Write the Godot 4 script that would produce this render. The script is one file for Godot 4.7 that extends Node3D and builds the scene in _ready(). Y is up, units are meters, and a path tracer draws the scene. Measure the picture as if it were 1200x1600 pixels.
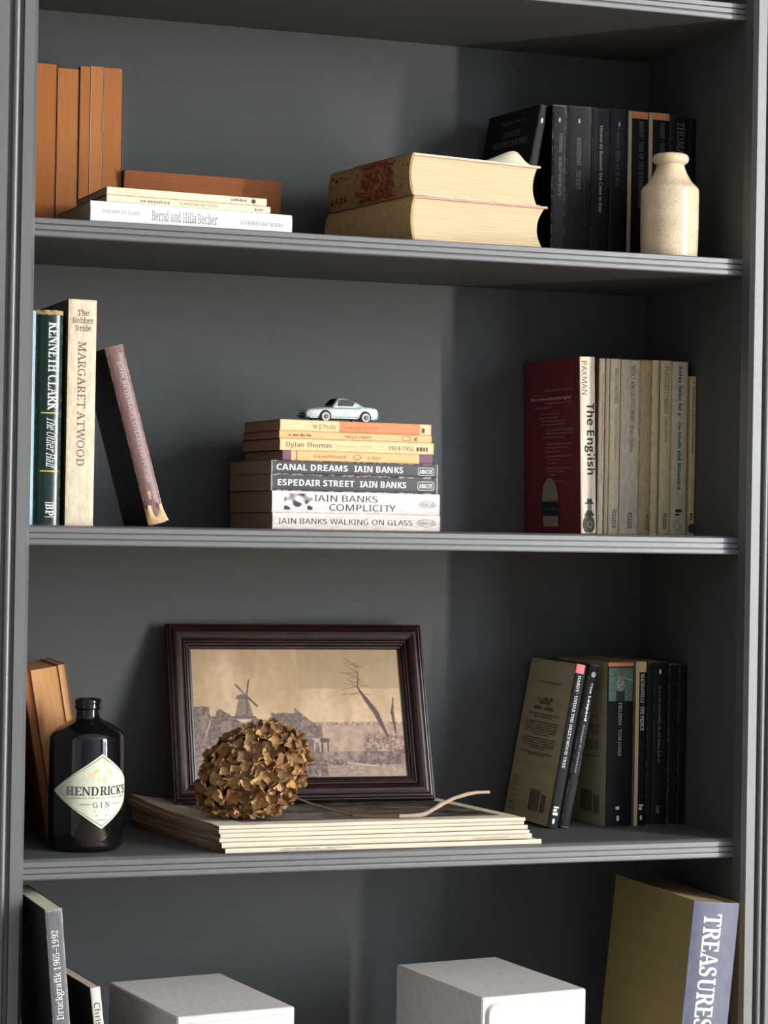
extends Node3D
# A built-in grey bookcase lit by daylight from windows at the right. Units are metres; y is up; x runs along the shelves; z comes out of the shelves.
const W := 0.8393      # clear width between the side panels
const D := 0.266       # depth from shelf edge to back panel
const SP := 0.0250     # how far the stiles stand proud of the shelf edges
const S1 := 0.3344     # tops of the shelves
const S2 := 0.0080
const S3 := -0.3461
const DK := -0.70      # deck of the base cabinet
const TOPU := 0.614    # underside of the top shelf
const FLOOR := -1.40
const CEIL := 1.85

var rng := RandomNumberGenerator.new()
var taken := {}
var mats := {}
var tex := {}

# ---------------------------------------------------------------- mesh builder (faces given counter-clockwise from outside)
class MB:
	var v := PackedVector3Array()
	var n := PackedVector3Array()
	var uv := PackedVector2Array()
	func put(p: Vector3, nn: Vector3, t: Vector2):
		v.append(p); n.append(nn); uv.append(t)
	func tri(a, b, c, na = null, nb = null, nc = null, ta := Vector2.ZERO, tb := Vector2.ZERO, tc := Vector2.ZERO):
		var f: Vector3 = (b - a).cross(c - a).normalized()
		put(a, na if na != null else f, ta); put(c, nc if nc != null else f, tc); put(b, nb if nb != null else f, tb)
	func quad(a, b, c, d, ta := Vector2(0, 0), tb := Vector2(1, 0), tc := Vector2(1, 1), td := Vector2(0, 1)):
		var f: Vector3 = (c - a).cross(d - b).normalized()
		tri(a, b, c, f, f, f, ta, tb, tc); tri(a, c, d, f, f, f, ta, tc, td)
	func tri_facing(a, b, c, f: Vector3, ta, tb, tc):
		if (b - a).cross(c - a).dot(f) < 0: tri(a, c, b, f, f, f, ta, tc, tb)
		else: tri(a, b, c, f, f, f, ta, tb, tc)
	func box(lo: Vector3, hi: Vector3, e := 0.0):
		# a box with chamfered edges
		var c := (lo + hi) / 2.0
		var h := (hi - lo) / 2.0
		e = minf(e, minf(h.x, minf(h.y, h.z)) * 0.9)
		for ax in 3:
			var u := (ax + 1) % 3
			var w := (ax + 2) % 3
			for s in [-1.0, 1.0]:
				var q := []
				for k in [[-1, -1], [1, -1], [1, 1], [-1, 1]]:
					var p := Vector3()
					p[ax] = s * h[ax]; p[u] = k[0] * (h[u] - e) ; p[w] = k[1] * (h[w] - e)
					q.append(c + p)
				var sc := [Vector2(q[0][u], q[0][w]), Vector2(q[1][u], q[1][w]), Vector2(q[2][u], q[2][w]), Vector2(q[3][u], q[3][w])]
				if s > 0: quad(q[0], q[1], q[2], q[3], sc[0], sc[1], sc[2], sc[3])
				else: quad(q[3], q[2], q[1], q[0], sc[3], sc[2], sc[1], sc[0])
		if e <= 0.0: return
		for ax in 3:   # edges along ax
			var u := (ax + 1) % 3
			var w := (ax + 2) % 3
			for su in [-1.0, 1.0]:
				for sw in [-1.0, 1.0]:
					var q := []
					for k in [[-1.0, 0], [1.0, 0], [1.0, 1], [-1.0, 1]]:
						var p := Vector3()
						p[ax] = k[0] * (h[ax] - e)
						p[u] = su * (h[u] if k[1] == 0 else h[u] - e)
						p[w] = sw * (h[w] - e if k[1] == 0 else h[w])
						q.append(c + p)
					var f := Vector3(); f[u] = su; f[w] = sw
					tri_facing(q[0], q[1], q[2], f.normalized(), Vector2(q[0][ax], 0), Vector2(q[1][ax], 0), Vector2(q[2][ax], e))
					tri_facing(q[0], q[2], q[3], f.normalized(), Vector2(q[0][ax], 0), Vector2(q[2][ax], e), Vector2(q[3][ax], e))
		for sx in [-1.0, 1.0]:
			for sy in [-1.0, 1.0]:
				for sz in [-1.0, 1.0]:
					var s3 := Vector3(sx, sy, sz)
					tri_facing(c + s3 * Vector3(h.x, h.y - e, h.z - e), c + s3 * Vector3(h.x - e, h.y, h.z - e), c + s3 * Vector3(h.x - e, h.y - e, h.z), s3.normalized(), Vector2.ZERO, Vector2.ZERO, Vector2.ZERO)
	func prism(poly: PackedVector2Array, y0: float, y1: float, su := 1.0, sv := 1.0, shape = null):
		# poly in (x, depth) counter-clockwise, depth = -z; runs up from y0 to y1
		var k := poly.size()
		var en := []
		for i in k:
			var e := poly[(i + 1) % k] - poly[i]
			en.append(Vector2(e.y, -e.x).normalized())
		var P := func(q: Vector2, y: float) -> Vector3:
			var p := Vector3(q.x, y, -q.y)
			return shape.call(p) if shape != null else p
		for i in k:
			var a := poly[i]
			var b := poly[(i + 1) % k]
			if a.distance_to(b) < 1e-7: continue
			var e: Vector2 = en[i]
			var pa: Vector2 = en[(i + k - 1) % k]
			var nb: Vector2 = en[(i + 1) % k]
			var na2: Vector2 = (e + pa).normalized() if e.dot(pa) > 0.84 else e
			var nb2: Vector2 = (e + nb).normalized() if e.dot(nb) > 0.84 else e
			var na := Vector3(na2.x, 0, -na2.y)
			var nbb := Vector3(nb2.x, 0, -nb2.y)
			var A0: Vector3 = P.call(a, y0)
			var B0: Vector3 = P.call(b, y0)
			var B1: Vector3 = P.call(b, y1)
			var A1: Vector3 = P.call(a, y1)
			tri(A0, B0, B1, na, nbb, nbb, Vector2(a.x * su, y0 * sv), Vector2(b.x * su, y0 * sv), Vector2(b.x * su, y1 * sv))
			tri(A0, B1, A1, na, nbb, na, Vector2(a.x * su, y0 * sv), Vector2(b.x * su, y1 * sv), Vector2(a.x * su, y1 * sv))
		var ix := Geometry2D.triangulate_polygon(poly)
		for i in range(0, ix.size(), 3):
			var q := [poly[ix[i]], poly[ix[i + 1]], poly[ix[i + 2]]]
			for top in [0, 1]:
				var y := y1 if top else y0
				tri_facing(P.call(q[0], y), P.call(q[1], y), P.call(q[2], y), Vector3.UP if top else Vector3.DOWN, Vector2(q[0].x * su, q[0].y * sv), Vector2(q[1].x * su, q[1].y * sv), Vector2(q[2].x * su, q[2].y * sv))
	func lathe(prof: Array, seg := 64):
		# profile points Vector2(radius, y) going up on the outside
		var k := prof.size()
		var nn := []
		for i in k - 1:
			var e: Vector2 = prof[i + 1] - prof[i]
			nn.append(Vector2(e.y, -e.x).normalized())
		for i in k - 1:
			var n0: Vector2 = nn[i]
			var n1: Vector2 = nn[i]
			if i > 0 and nn[i].dot(nn[i - 1]) > 0.55: n0 = (nn[i] + nn[i - 1]).normalized()
			if i < k - 2 and nn[i].dot(nn[i + 1]) > 0.55: n1 = (nn[i] + nn[i + 1]).normalized()
			for j in seg:
				var a0 := TAU * j / seg
				var a1 := TAU * (j + 1) / seg
				var d0 := Vector3(sin(a0), 0, cos(a0))
				var d1 := Vector3(sin(a1), 0, cos(a1))
				var p: Vector2 = prof[i]
				var q: Vector2 = prof[i + 1]
				var up := Vector3.UP
				var u0 := float(j) / seg
				var u1 := float(j + 1) / seg
				tri(d0 * p.x + up * p.y, d1 * p.x + up * p.y, d1 * q.x + up * q.y, d0 * n0.x + up * n0.y, d1 * n0.x + up * n0.y, d1 * n1.x + up * n1.y, Vector2(u0, p.y * 5), Vector2(u1, p.y * 5), Vector2(u1, q.y * 5))
				tri(d0 * p.x + up * p.y, d1 * q.x + up * q.y, d0 * q.x + up * q.y, d0 * n0.x + up * n0.y, d1 * n1.x + up * n1.y, d0 * n1.x + up * n1.y, Vector2(u0, p.y * 5), Vector2(u1, q.y * 5), Vector2(u0, q.y * 5))
	func tube(pts: Array, rad: Array, seg := 10):
		var rings := []
		for i in pts.size():
			var t: Vector3 = (pts[mini(i + 1, pts.size() - 1)] - pts[maxi(i - 1, 0)]).normalized()
			var a := t.cross(Vector3.UP if absf(t.y) < 0.9 else Vector3.RIGHT).normalized()
			var b := a.cross(t).normalized()
			var r := []
			for j in seg + 1:
				var w := TAU * j / seg
				var dd := a * cos(w) + b * sin(w)
				r.append([pts[i] + dd * rad[i], dd])
			rings.append(r)
		for i in pts.size() - 1:
			for j in seg:
				var A = rings[i][j]; var B = rings[i][j + 1]; var C = rings[i + 1][j + 1]; var E = rings[i + 1][j]
				tri(A[0], C[0], B[0], A[1], C[1], B[1], Vector2(0, i), Vector2(1, i + 1), Vector2(1, i))
				tri(A[0], E[0], C[0], A[1], E[1], C[1], Vector2(0, i), Vector2(0, i + 1), Vector2(1, i + 1))
		for e in [0, pts.size() - 1]:
			for j in seg:
				var dn: Vector3 = (pts[e] - pts[1 if e == 0 else e - 1]).normalized()
				tri_facing(pts[e], rings[e][j][0], rings[e][j + 1][0], dn, Vector2.ZERO, Vector2.ZERO, Vector2.ZERO)
	func grid(pts: Array):
		# rows of points -> smooth sheet
		var R := pts.size()
		var C: int = pts[0].size()
		var nn := []
		for i in R:
			var row := []
			for j in C:
				var du: Vector3 = pts[i][mini(j + 1, C - 1)] - pts[i][maxi(j - 1, 0)]
				var dv: Vector3 = pts[mini(i + 1, R - 1)][j] - pts[maxi(i - 1, 0)][j]
				row.append(du.cross(dv).normalized())
			nn.append(row)
		for i in R - 1:
			for j in C - 1:
				var t0 := Vector2(float(j) / (C - 1), float(i) / (R - 1))
				var t1 := Vector2(float(j + 1) / (C - 1), float(i + 1) / (R - 1))
				tri(pts[i][j], pts[i][j + 1], pts[i + 1][j + 1], nn[i][j], nn[i][j + 1], nn[i + 1][j + 1], t0, Vector2(t1.x, t0.y), t1)
				tri(pts[i][j], pts[i + 1][j + 1], pts[i + 1][j], nn[i][j], nn[i + 1][j + 1], nn[i + 1][j], t0, t1, Vector2(t0.x, t1.y))
	func mesh() -> ArrayMesh:
		var a := []
		a.resize(Mesh.ARRAY_MAX)
		a[Mesh.ARRAY_VERTEX] = v; a[Mesh.ARRAY_NORMAL] = n; a[Mesh.ARRAY_TEX_UV] = uv
		var m := ArrayMesh.new()
		m.add_surface_from_arrays(Mesh.PRIMITIVE_TRIANGLES, a)
		return m

# ---------------------------------------------------------------- scene helpers
func numbered(called: String) -> String:
	if not taken.has(called):
		taken[called] = 0
		return called
	taken[called] += 1
	return "%s_%03d" % [called, taken[called]]

func thing(called: String, label: String, category: String, group := "") -> Node3D:
	var o := Node3D.new()
	o.name = numbered(called)
	add_child(o)
	o.set_meta("label", label); o.set_meta("category", category)
	if group: o.set_meta("group", group)
	return o

func part(called: String, m, mt: Material, parent: Node3D, label := "") -> MeshInstance3D:
	var o := MeshInstance3D.new()
	o.name = called
	o.mesh = m.mesh() if m is MB else m
	o.material_override = mt
	parent.add_child(o, true)
	if label: o.set_meta("label", label)
	return o

func struct(called: String, m: MB, mt: Material) -> MeshInstance3D:
	var o := part(called, m, mt, self)
	o.set_meta("kind", "structure")
	return o

func col(r, g, b) -> Color:
	return Color(r / 255.0, g / 255.0, b / 255.0)

func mat(c: Color, rough := 0.7, t: Texture2D = null, spec := 0.5) -> StandardMaterial3D:
	var key := [c, rough, t, spec]
	if mats.has(key): return mats[key]
	var m := StandardMaterial3D.new()
	m.albedo_color = c; m.roughness = rough; m.metallic_specular = spec
	if t: m.albedo_texture = t
	mats[key] = m
	return m

func noise(freq: float, sd: int, oct := 3) -> FastNoiseLite:
	var f := FastNoiseLite.new()
	f.seed = sd; f.frequency = freq; f.fractal_octaves = oct; f.noise_type = FastNoiseLite.TYPE_SIMPLEX_SMOOTH
	return f

# ---------------------------------------------------------------- textures: grain, stains and print only
func tex_of(key: String, w: int, h: int, f: Callable) -> Texture2D:
	if tex.has(key): return tex[key]
	var im := Image.create(w, h, false, Image.FORMAT_RGB8)
	for y in h:
		for x in w:
			im.set_pixel(x, y, f.call(x, y))
	var t := ImageTexture.create_from_image(im)
	tex[key] = t
	return t

func pages_tex() -> Texture2D:
	# page edges: fine lines across the thickness, a little foxing along the length
	var lines := PackedFloat32Array()
	rng.seed = 5
	for i in 256: lines.append(0.88 + 0.12 * rng.randf() - (0.16 if rng.randf() < 0.06 else 0.0))
	var nz := noise(0.02, 8)
	return tex_of("pages", 256, 128, func(x, y):
		var g: float = lines[int(x + 3.0 * nz.get_noise_2d(x * 0.3, y * 2.0) + 256) % 256] * (0.95 + 0.07 * nz.get_noise_2d(x * 4.0, y * 1.0))
		return Color(g, g * 0.985, g * 0.96))

func paper_tex() -> Texture2D:
	var a := noise(0.012, 21, 4)
	var b := noise(0.25, 22, 2)
	return tex_of("paper", 256, 256, func(x, y):
		var g: float = 0.93 + 0.08 * a.get_noise_2d(x, y) + 0.05 * b.get_noise_2d(x, y)
		return Color(g, g * 0.99, g * 0.97))

func spine_tex(key: String, base: Color, worn: Color, sd: int, edge := 0.5, creases := 3, specks := 30) -> Texture2D:
	# a handled spine: rubbed edges, lengthwise creases, specks where the print has flaked
	var k := "spine" + key + str(sd)
	if tex.has(k): return tex[k]
	rng.seed = sd
	var cr := []
	for i in creases: cr.append([rng.randf_range(0.12, 0.88), rng.randf_range(0.25, 0.8), rng.randf_range(0, 9)])
	var n1 := noise(0.03, sd, 3)
	var n2 := noise(0.3, sd + 1, 2)
	var w := 64
	var h := 384
	var im := Image.create(w, h, false, Image.FORMAT_RGB8)
	for y in h:
		for x in w:
			var u := (x + 0.5) / w
			var g := 1.0 + 0.10 * n1.get_noise_2d(x * 2.0, y) + 0.08 * n2.get_noise_2d(x, y)
			var c := Color(base.r * g, base.g * g, base.b * g)
			var m := 0.0
			var e := minf(u, 1.0 - u)
			var rub := n1.get_noise_2d(5.0 if u < 0.5 else 300.0, y * 1.6) + 0.5 * n2.get_noise_2d(u * 10.0, y * 0.7)
			if e < 0.035 + 0.05 * maxf(0.0, rub): m = edge * clampf(0.55 + rub * 1.6, 0.0, 1.0)
			for q in cr:
				var cx: float = q[0] + 0.02 * n1.get_noise_2d(q[2] * 40.0, y * 0.8)
				if absf(u - cx) < 0.014 and n1.get_noise_2d(q[2] * 77.0, y * 1.2) > -0.15: m = maxf(m, q[1] * edge)
			var ye := minf(y, h - 1 - y) / float(h)
			if ye < 0.006 + 0.006 * n2.get_noise_2d(x, 0): m = maxf(m, edge * 0.8)
			im.set_pixel(x, y, c.lerp(worn, clampf(m, 0, 1)))
	for i in specks:
		im.set_pixel(rng.randi_range(1, w - 2), rng.randi_range(1, h - 2), base.lerp(worn, edge * rng.randf_range(0.3, 1.0)))
	tex[k] = ImageTexture.create_from_image(im)
	return tex[k]

func wood_tex() -> Texture2D:
	var a := noise(0.02, 31, 4)
	var b := noise(0.09, 32, 3)
	return tex_of("wood", 256, 256, func(x, y):
		var g: float = 0.8 + 0.35 * a.get_noise_2d(x * 0.35, y * 5.0) + 0.22 * b.get_noise_2d(x * 0.5, y * 6.0)
		var r: float = clampf(a.get_noise_2d(x * 0.8 + 90, y * 2.2) * 1.6, 0, 1)
		return Color(0.32 + 0.34 * r, 0.21 + 0.05 * r, 0.19 + 0.04 * r) * clampf(g, 0.35, 1.3))

func cloth_tex() -> Texture2D:
	var a := noise(0.4, 41, 2)
	var b := noise(0.02, 42, 3)
	return tex_of("cloth", 192, 192, func(x, y):
		var g: float = 0.94 + 0.04 * sin(x * 2.1) * sin(y * 2.1) + 0.06 * a.get_noise_2d(x, y) + 0.05 * b.get_noise_2d(x, y)
		return Color(g, g, g))

func paint_mat(which := 0) -> StandardMaterial3D:
	var key := "paint%d" % which
	if mats.has(key): return mats[key]
	var m := StandardMaterial3D.new()
	var a := noise(0.05, 51, 4)
	m.albedo_color = PAINT
	m.albedo_texture = tex_of("painted", 256, 256, func(x, y):
		var g: float = 0.98 + 0.022 * a.get_noise_2d(x * 0.6, y * 2.0)
		return Color(g, g, g))
	m.roughness = [0.55, 0.6][which]      # worn shiny on the front, flat inside
	m.metallic_specular = [0.7, 0.3][which]
	if which == 0:
		m.clearcoat_enabled = true; m.clearcoat = 1.0; m.clearcoat_roughness = 0.40
	m.uv1_triplanar = true; m.uv1_world_triplanar = true
	m.uv1_scale = Vector3(4, 4, 4)
	m.normal_enabled = true
	m.normal_scale = 0.03
	var nt := NoiseTexture2D.new()
	nt.width = 256; nt.height = 256; nt.seamless = true; nt.as_normal_map = true; nt.bump_strength = 3.0
	nt.noise = noise(0.06, 52, 4)
	m.normal_texture = nt
	mats[key] = m
	return m

# ---------------------------------------------------------------- lettering
func font(which: String) -> SystemFont:
	var f := SystemFont.new()
	f.font_names = PackedStringArray(["Droid Serif" if which.begins_with("serif") else "Droid Sans"])
	f.font_weight = 700 if which.ends_with("bold") else 400
	return f

var fonts := {}
func letters(parent: Node3D, s: String, which: String, at: Vector3, right: Vector3, up: Vector3, w: float, h: float, mt: Material, surf = null, called := "lettering", slant := 0.0, fine := false):
	# lettering fitted into a w x h box round AT, laid on a surface
	if not fonts.has(which): fonts[which] = font(which)
	var tm := TextMesh.new()
	tm.text = s; tm.font = fonts[which]; tm.font_size = 24; tm.pixel_size = 0.01; tm.depth = 0.01; tm.curve_step = 1.0
	var arr := tm.get_mesh_arrays()
	var vs: PackedVector3Array = arr[Mesh.ARRAY_VERTEX]
	if s.is_empty() or vs.is_empty(): return
	var lo := vs[0]
	var hi := vs[0]
	for q in vs: lo = lo.min(q); hi = hi.max(q)
	var nrm := right.cross(up).normalized()
	var out := PackedVector3Array()
	if fine:   # split the triangles so that letters follow a curved spine
		for pas in 2:
			var old = arr[Mesh.ARRAY_INDEX]
			var nix := PackedInt32Array()
			for i in range(0, old.size(), 3):
				var k := vs.size()
				var va := vs[old[i]]
				var vb := vs[old[i + 1]]
				var vc := vs[old[i + 2]]
				vs.append((va + vb) / 2); vs.append((vb + vc) / 2); vs.append((vc + va) / 2)
				nix.append_array([old[i], k, k + 2, k, old[i + 1], k + 1, k + 2, k + 1, old[i + 2], k, k + 1, k + 2])
			arr[Mesh.ARRAY_INDEX] = nix
	for q in vs:
		var x := (q.x - (lo.x + hi.x) / 2) / (hi.x - lo.x) * w
		var y := (q.y - (lo.y + hi.y) / 2) / (hi.y - lo.y) * h
		x += y * slant
		var p := at + right * x + up * y
		if surf != null: p = surf.call(p, 0.00022 if q.z > 0 else -0.0001)
		else: p += nrm * (0.0002 if q.z > 0 else -0.0001)
		out.append(p)
	var ix = arr[Mesh.ARRAY_INDEX]
	var nn := PackedVector3Array()
	nn.resize(out.size()); nn.fill(nrm)
	var ar2 := []
	ar2.resize(Mesh.ARRAY_MAX)
	ar2[Mesh.ARRAY_VERTEX] = out; ar2[Mesh.ARRAY_NORMAL] = nn; ar2[Mesh.ARRAY_INDEX] = ix
	var m := ArrayMesh.new()
	m.add_surface_from_arrays(Mesh.PRIMITIVE_TRIANGLES, ar2)
	part(called, m, mt, parent)

func marks(mb: MB, at: Vector3, right: Vector3, up: Vector3, w: float, h: float, sd: int):
	# a line of print too small to read: little upright dashes
	rng.seed = sd
	var nrm := right.cross(up).normalized() * 0.00015
	var x := -w / 2
	while x < w / 2 - h * 0.3:
		var cw := h * rng.randf_range(0.25, 0.6)
		if rng.randf() < 0.15: x += h * 0.5
		var hh := h * (1.0 if rng.randf() < 0.3 else 0.7)
		if x + cw > w / 2: break
		var a := at + right * x - up * (h / 2) + nrm
		mb.quad(a, a + right * cw, a + right * cw + up * hh, a + up * hh)
		x += cw + h * 0.18

func ellipse(c: Vector3, right: Vector3, up: Vector3, a: float, b: float, seg := 20) -> MB:
	var mb := MB.new()
	var nrm := right.cross(up).normalized() * 0.0002
	for i in seg:
		var p := c + nrm + right * a * cos(TAU * i / seg) + up * b * sin(TAU * i / seg)
		var q := c + nrm + right * a * cos(TAU * (i + 1) / seg) + up * b * sin(TAU * (i + 1) / seg)
		mb.tri(c + nrm, p, q)
	return mb

# ---------------------------------------------------------------- books: x thickness 0..t, y height 0..h, spine at z = 0 facing +z, depth to -d
func book(label: String, t: float, h: float, d: float, o: Dictionary) -> Node3D:
	var b := thing("book", label, "book", o.get("group", ""))
	var hard: bool = o.get("hard", false)
	var c: float = 0.0024 if hard else 0.0005
	c = minf(c, t * 0.16)
	var ov: float = 0.003 if hard else 0.0004
	var B: float = o.get("bulge", 0.0003)
	var t1: float = o.get("taper", 1.0)
	var curl: float = o.get("curl", 0.0)
	var cover: Material = o.get("cover", mat(col(60, 60, 60)))
	var spine: Material = o.get("spine", cover)
	var pages: Material = o.get("pages", mat(col(206, 186, 150), 0.9, pages_tex()))
	var shape := func(p: Vector3) -> Vector3:
		var f := clampf(-p.z / d, 0.0, 1.0)
		return Vector3(p.x * lerpf(1.0, t1, f) - curl * f * f, p.y, p.z)
	b.set_meta("_t", t); b.set_meta("_h", h); b.set_meta("_b", B); b.set_meta("_d", d)
	var j := B + 0.0022
	# boards
	var mb := MB.new()
	for s in 2:
		var x0 := 0.0 if s == 0 else t - c
		var pl := PackedVector2Array()
		for i in 7: pl.append(Vector2(x0, lerpf(d, j, i / 6.0)))
		for i in 7: pl.append(Vector2(x0 + c, lerpf(j, d, i / 6.0)))
		mb.prism(pl, 0, h, 1.0 / d if o.get("unit", false) else 20.0, 20.0, shape)
	part("cover", mb, cover, b)
	# spine: rounded by B, edges eased
	mb = MB.new()
	var pl := PackedVector2Array([Vector2(0, j)])
	var ins := []
	for i in 13:
		var u := i / 12.0
		var e := 0.0006 * pow(absf(2 * u - 1), 8.0)
		pl.append(Vector2(u * t, B * (2 * u - 1) * (2 * u - 1) + e))
	pl.append(Vector2(t, j)); pl.append(Vector2(t - c, j))
	for i in 13:
		var u := 1.0 - i / 12.0
		pl.append(Vector2(c + u * (t - 2 * c), B * (2 * u - 1) * (2 * u - 1) + c + 0.0003))
	pl.append(Vector2(c, j))
	mb.prism(pl, 0, h, 1.0 / t, -1.0 / h)
	part("spine", mb, spine, b)
	# page block
	mb = MB.new()
	pl = PackedVector2Array([Vector2(c, B + c + 0.0008)])
	if B > 0.001:
		pl = PackedVector2Array()
		for i in 9:
			var u := i / 8.0
			pl.append(Vector2(c + u * (t - 2 * c), B * (2 * u - 1) * (2 * u - 1) + c + 0.0008))
	else: pl.append(Vector2(t - c, B + c + 0.0008))
	for i in 5: pl.append(Vector2(t - c, lerpf(j + 0.003, d - ov, i / 4.0)))
	var cav: float = o.get("hollow", B * 0.9)
	for i in range(1, 8):
		var u := 1.0 - i / 8.0
		pl.append(Vector2(c + u * (t - 2 * c), d - ov - cav * (1.0 - (2 * u - 1) * (2 * u - 1))))
	for i in 5: pl.append(Vector2(c, lerpf(d - ov, j + 0.003, i / 4.0)))
	mb.prism(pl, ov, h - ov, 33.0, 5.0, shape)
	part("pages", mb, pages, b)
	return b

func surf_of(b: Node3D) -> Callable:
	var t: float = b.get_meta("_t")
	var B: float = b.get_meta("_b")
	return func(p: Vector3, lift: float) -> Vector3:
		var u := clampf(p.x / t, 0, 1) * 2 - 1
		return Vector3(p.x, p.y, -B * u * u - 0.0006 * pow(absf(u), 8.0) + lift)

func down(b: Node3D, s: String, which: String, xf: float, y0: float, y1: float, hf: float, mt: Material, slant := 0.0):
	# text running down the spine: xf place across (0..1), y0..y1 measured from the head as fractions, hf letter height as a fraction of the thickness
	var t: float = b.get_meta("_t")
	var h: float = b.get_meta("_h")
	letters(b, s, which, Vector3(xf * t, h * (1 - (y0 + y1) / 2), 0), Vector3.DOWN, Vector3.RIGHT, (y1 - y0) * h, hf * t, mt, surf_of(b), "lettering", slant, float(b.get_meta("_b")) > 0.002)

func across(b: Node3D, s: String, which: String, xf: float, yf: float, wf: float, hh: float, mt: Material):
	var t: float = b.get_meta("_t")
	var h: float = b.get_meta("_h")
	letters(b, s, which, Vector3(xf * t, h * (1 - yf), 0), Vector3.RIGHT, Vector3.UP, wf * t, hh, mt, surf_of(b))

func dashes(b: Node3D, xf: float, y0: float, y1: float, hf: float, mt: Material, sd: int):
	var t: float = b.get_meta("_t")
	var h: float = b.get_meta("_h")
	var mb := MB.new()
	marks(mb, Vector3(xf * t, h * (1 - (y0 + y1) / 2), -float(b.get_meta("_b")) * pow(2 * xf - 1, 2)), Vector3.DOWN, Vector3.RIGHT, (y1 - y0) * h, hf * t, sd)
	part("faint_lettering", mb, mt, b)

func band(b: Node3D, y0: float, y1: float, mt: Material, called := "spine_band", x0 := 0.0, x1 := 1.0):
	var t: float = b.get_meta("_t")
	var h: float = b.get_meta("_h")
	var mb := MB.new()
	var sf := surf_of(b)
	var g := []
	for r in 2:
		var row := []
		for i in 13: row.append(sf.call(Vector3(t * lerpf(x0, x1, i / 12.0), h * (1 - (y1 if r == 0 else y0)), 0), 0.00012))
		g.append(row)
	mb.grid(g)
	for i in mb.uv.size(): mb.uv[i].y = 1.0 - mb.uv[i].y
	part(called, mb, mt, b)

func emblem(b: Node3D, xf: float, yf: float, a: float, bb: float, mt: Material, called := "emblem"):
	var t: float = b.get_meta("_t")
	var h: float = b.get_meta("_h")
	var c: Vector3 = surf_of(b).call(Vector3(xf * t, h * (1 - yf), 0), 0.0)
	part(called, ellipse(c, Vector3.RIGHT, Vector3.UP, a, bb), mt, b)

func ring(b: Node3D, xf: float, yf: float, a: float, bb: float, th: float, mt: Material, flat_ends := false):
	# an outlined oval or rounded box on a spine
	var t: float = b.get_meta("_t")
	var h: float = b.get_meta("_h")
	var c := Vector3(xf * t, h * (1 - yf), 0.0003)
	var mb := MB.new()
	var n := 32
	var pw := 0.35 if flat_ends else 1.0
	for i in n:
		var q := []
		for k in [i, i + 1]:
			var cs := cos(TAU * k / n)
			var sn := sin(TAU * k / n)
			var e := Vector3(a * signf(cs) * pow(absf(cs), pw), bb * signf(sn) * pow(absf(sn), pw), 0)
			q.append(c + e)
			q.append(c + Vector3(e.x * (1 - th / a), e.y * (1 - th / bb), 0))
		mb.quad(q[1], q[0], q[2], q[3])
	part("emblem_outline", mb, mt, b)

func stand(b: Node3D, x: float, y: float, z: float, a := 0.0, lean := 0.0):
	b.transform = Transform3D(Basis(Vector3.UP, deg_to_rad(a)) * Basis(Vector3.BACK, deg_to_rad(lean)), Vector3(x, y + float(b.get_meta("_t")) * maxf(0.0, sin(deg_to_rad(-lean))), z))

func stand_back(b: Node3D, x: float, y: float, z: float, a := 0.0, lean := 0.0):
	# fore-edge to the front
	var t: float = b.get_meta("_t")
	var d: float = b.get_meta("_d")
	b.transform = Transform3D(Basis(Vector3.UP, deg_to_rad(a)) * Basis(Vector3.BACK, deg_to_rad(lean)), Vector3(x, y, z)) * Transform3D(Basis(Vector3.UP, PI), Vector3(t, 0, -d))

func lay(b: Node3D, x: float, y: float, z: float, a := 0.0):
	# lying, spine to the front, head to the left
	var h: float = b.get_meta("_h")
	b.transform = Transform3D(Basis(Vector3.UP, deg_to_rad(a)), Vector3(x, y, z)) * Transform3D(Basis(Vector3.BACK, PI / 2), Vector3(h, 0, 0))

func lay_left(b: Node3D, x: float, y: float, z: float, a := 0.0):
	# lying, spine to the left, tail of the pages to the front
	b.transform = Transform3D(Basis(Vector3.UP, deg_to_rad(a)), Vector3(x, y, z)) * Transform3D(Basis(Vector3.UP, Vector3.FORWARD, Vector3.LEFT), Vector3.ZERO)

# ================================================================= the scene
const PAINT := Color(0.315, 0.322, 0.318)     # the one grey paint of the whole bookcase
const BARE := 305.0      # radiance of the tall bare window
const NET := 8.0         # radiance of the window with the net curtain

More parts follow.
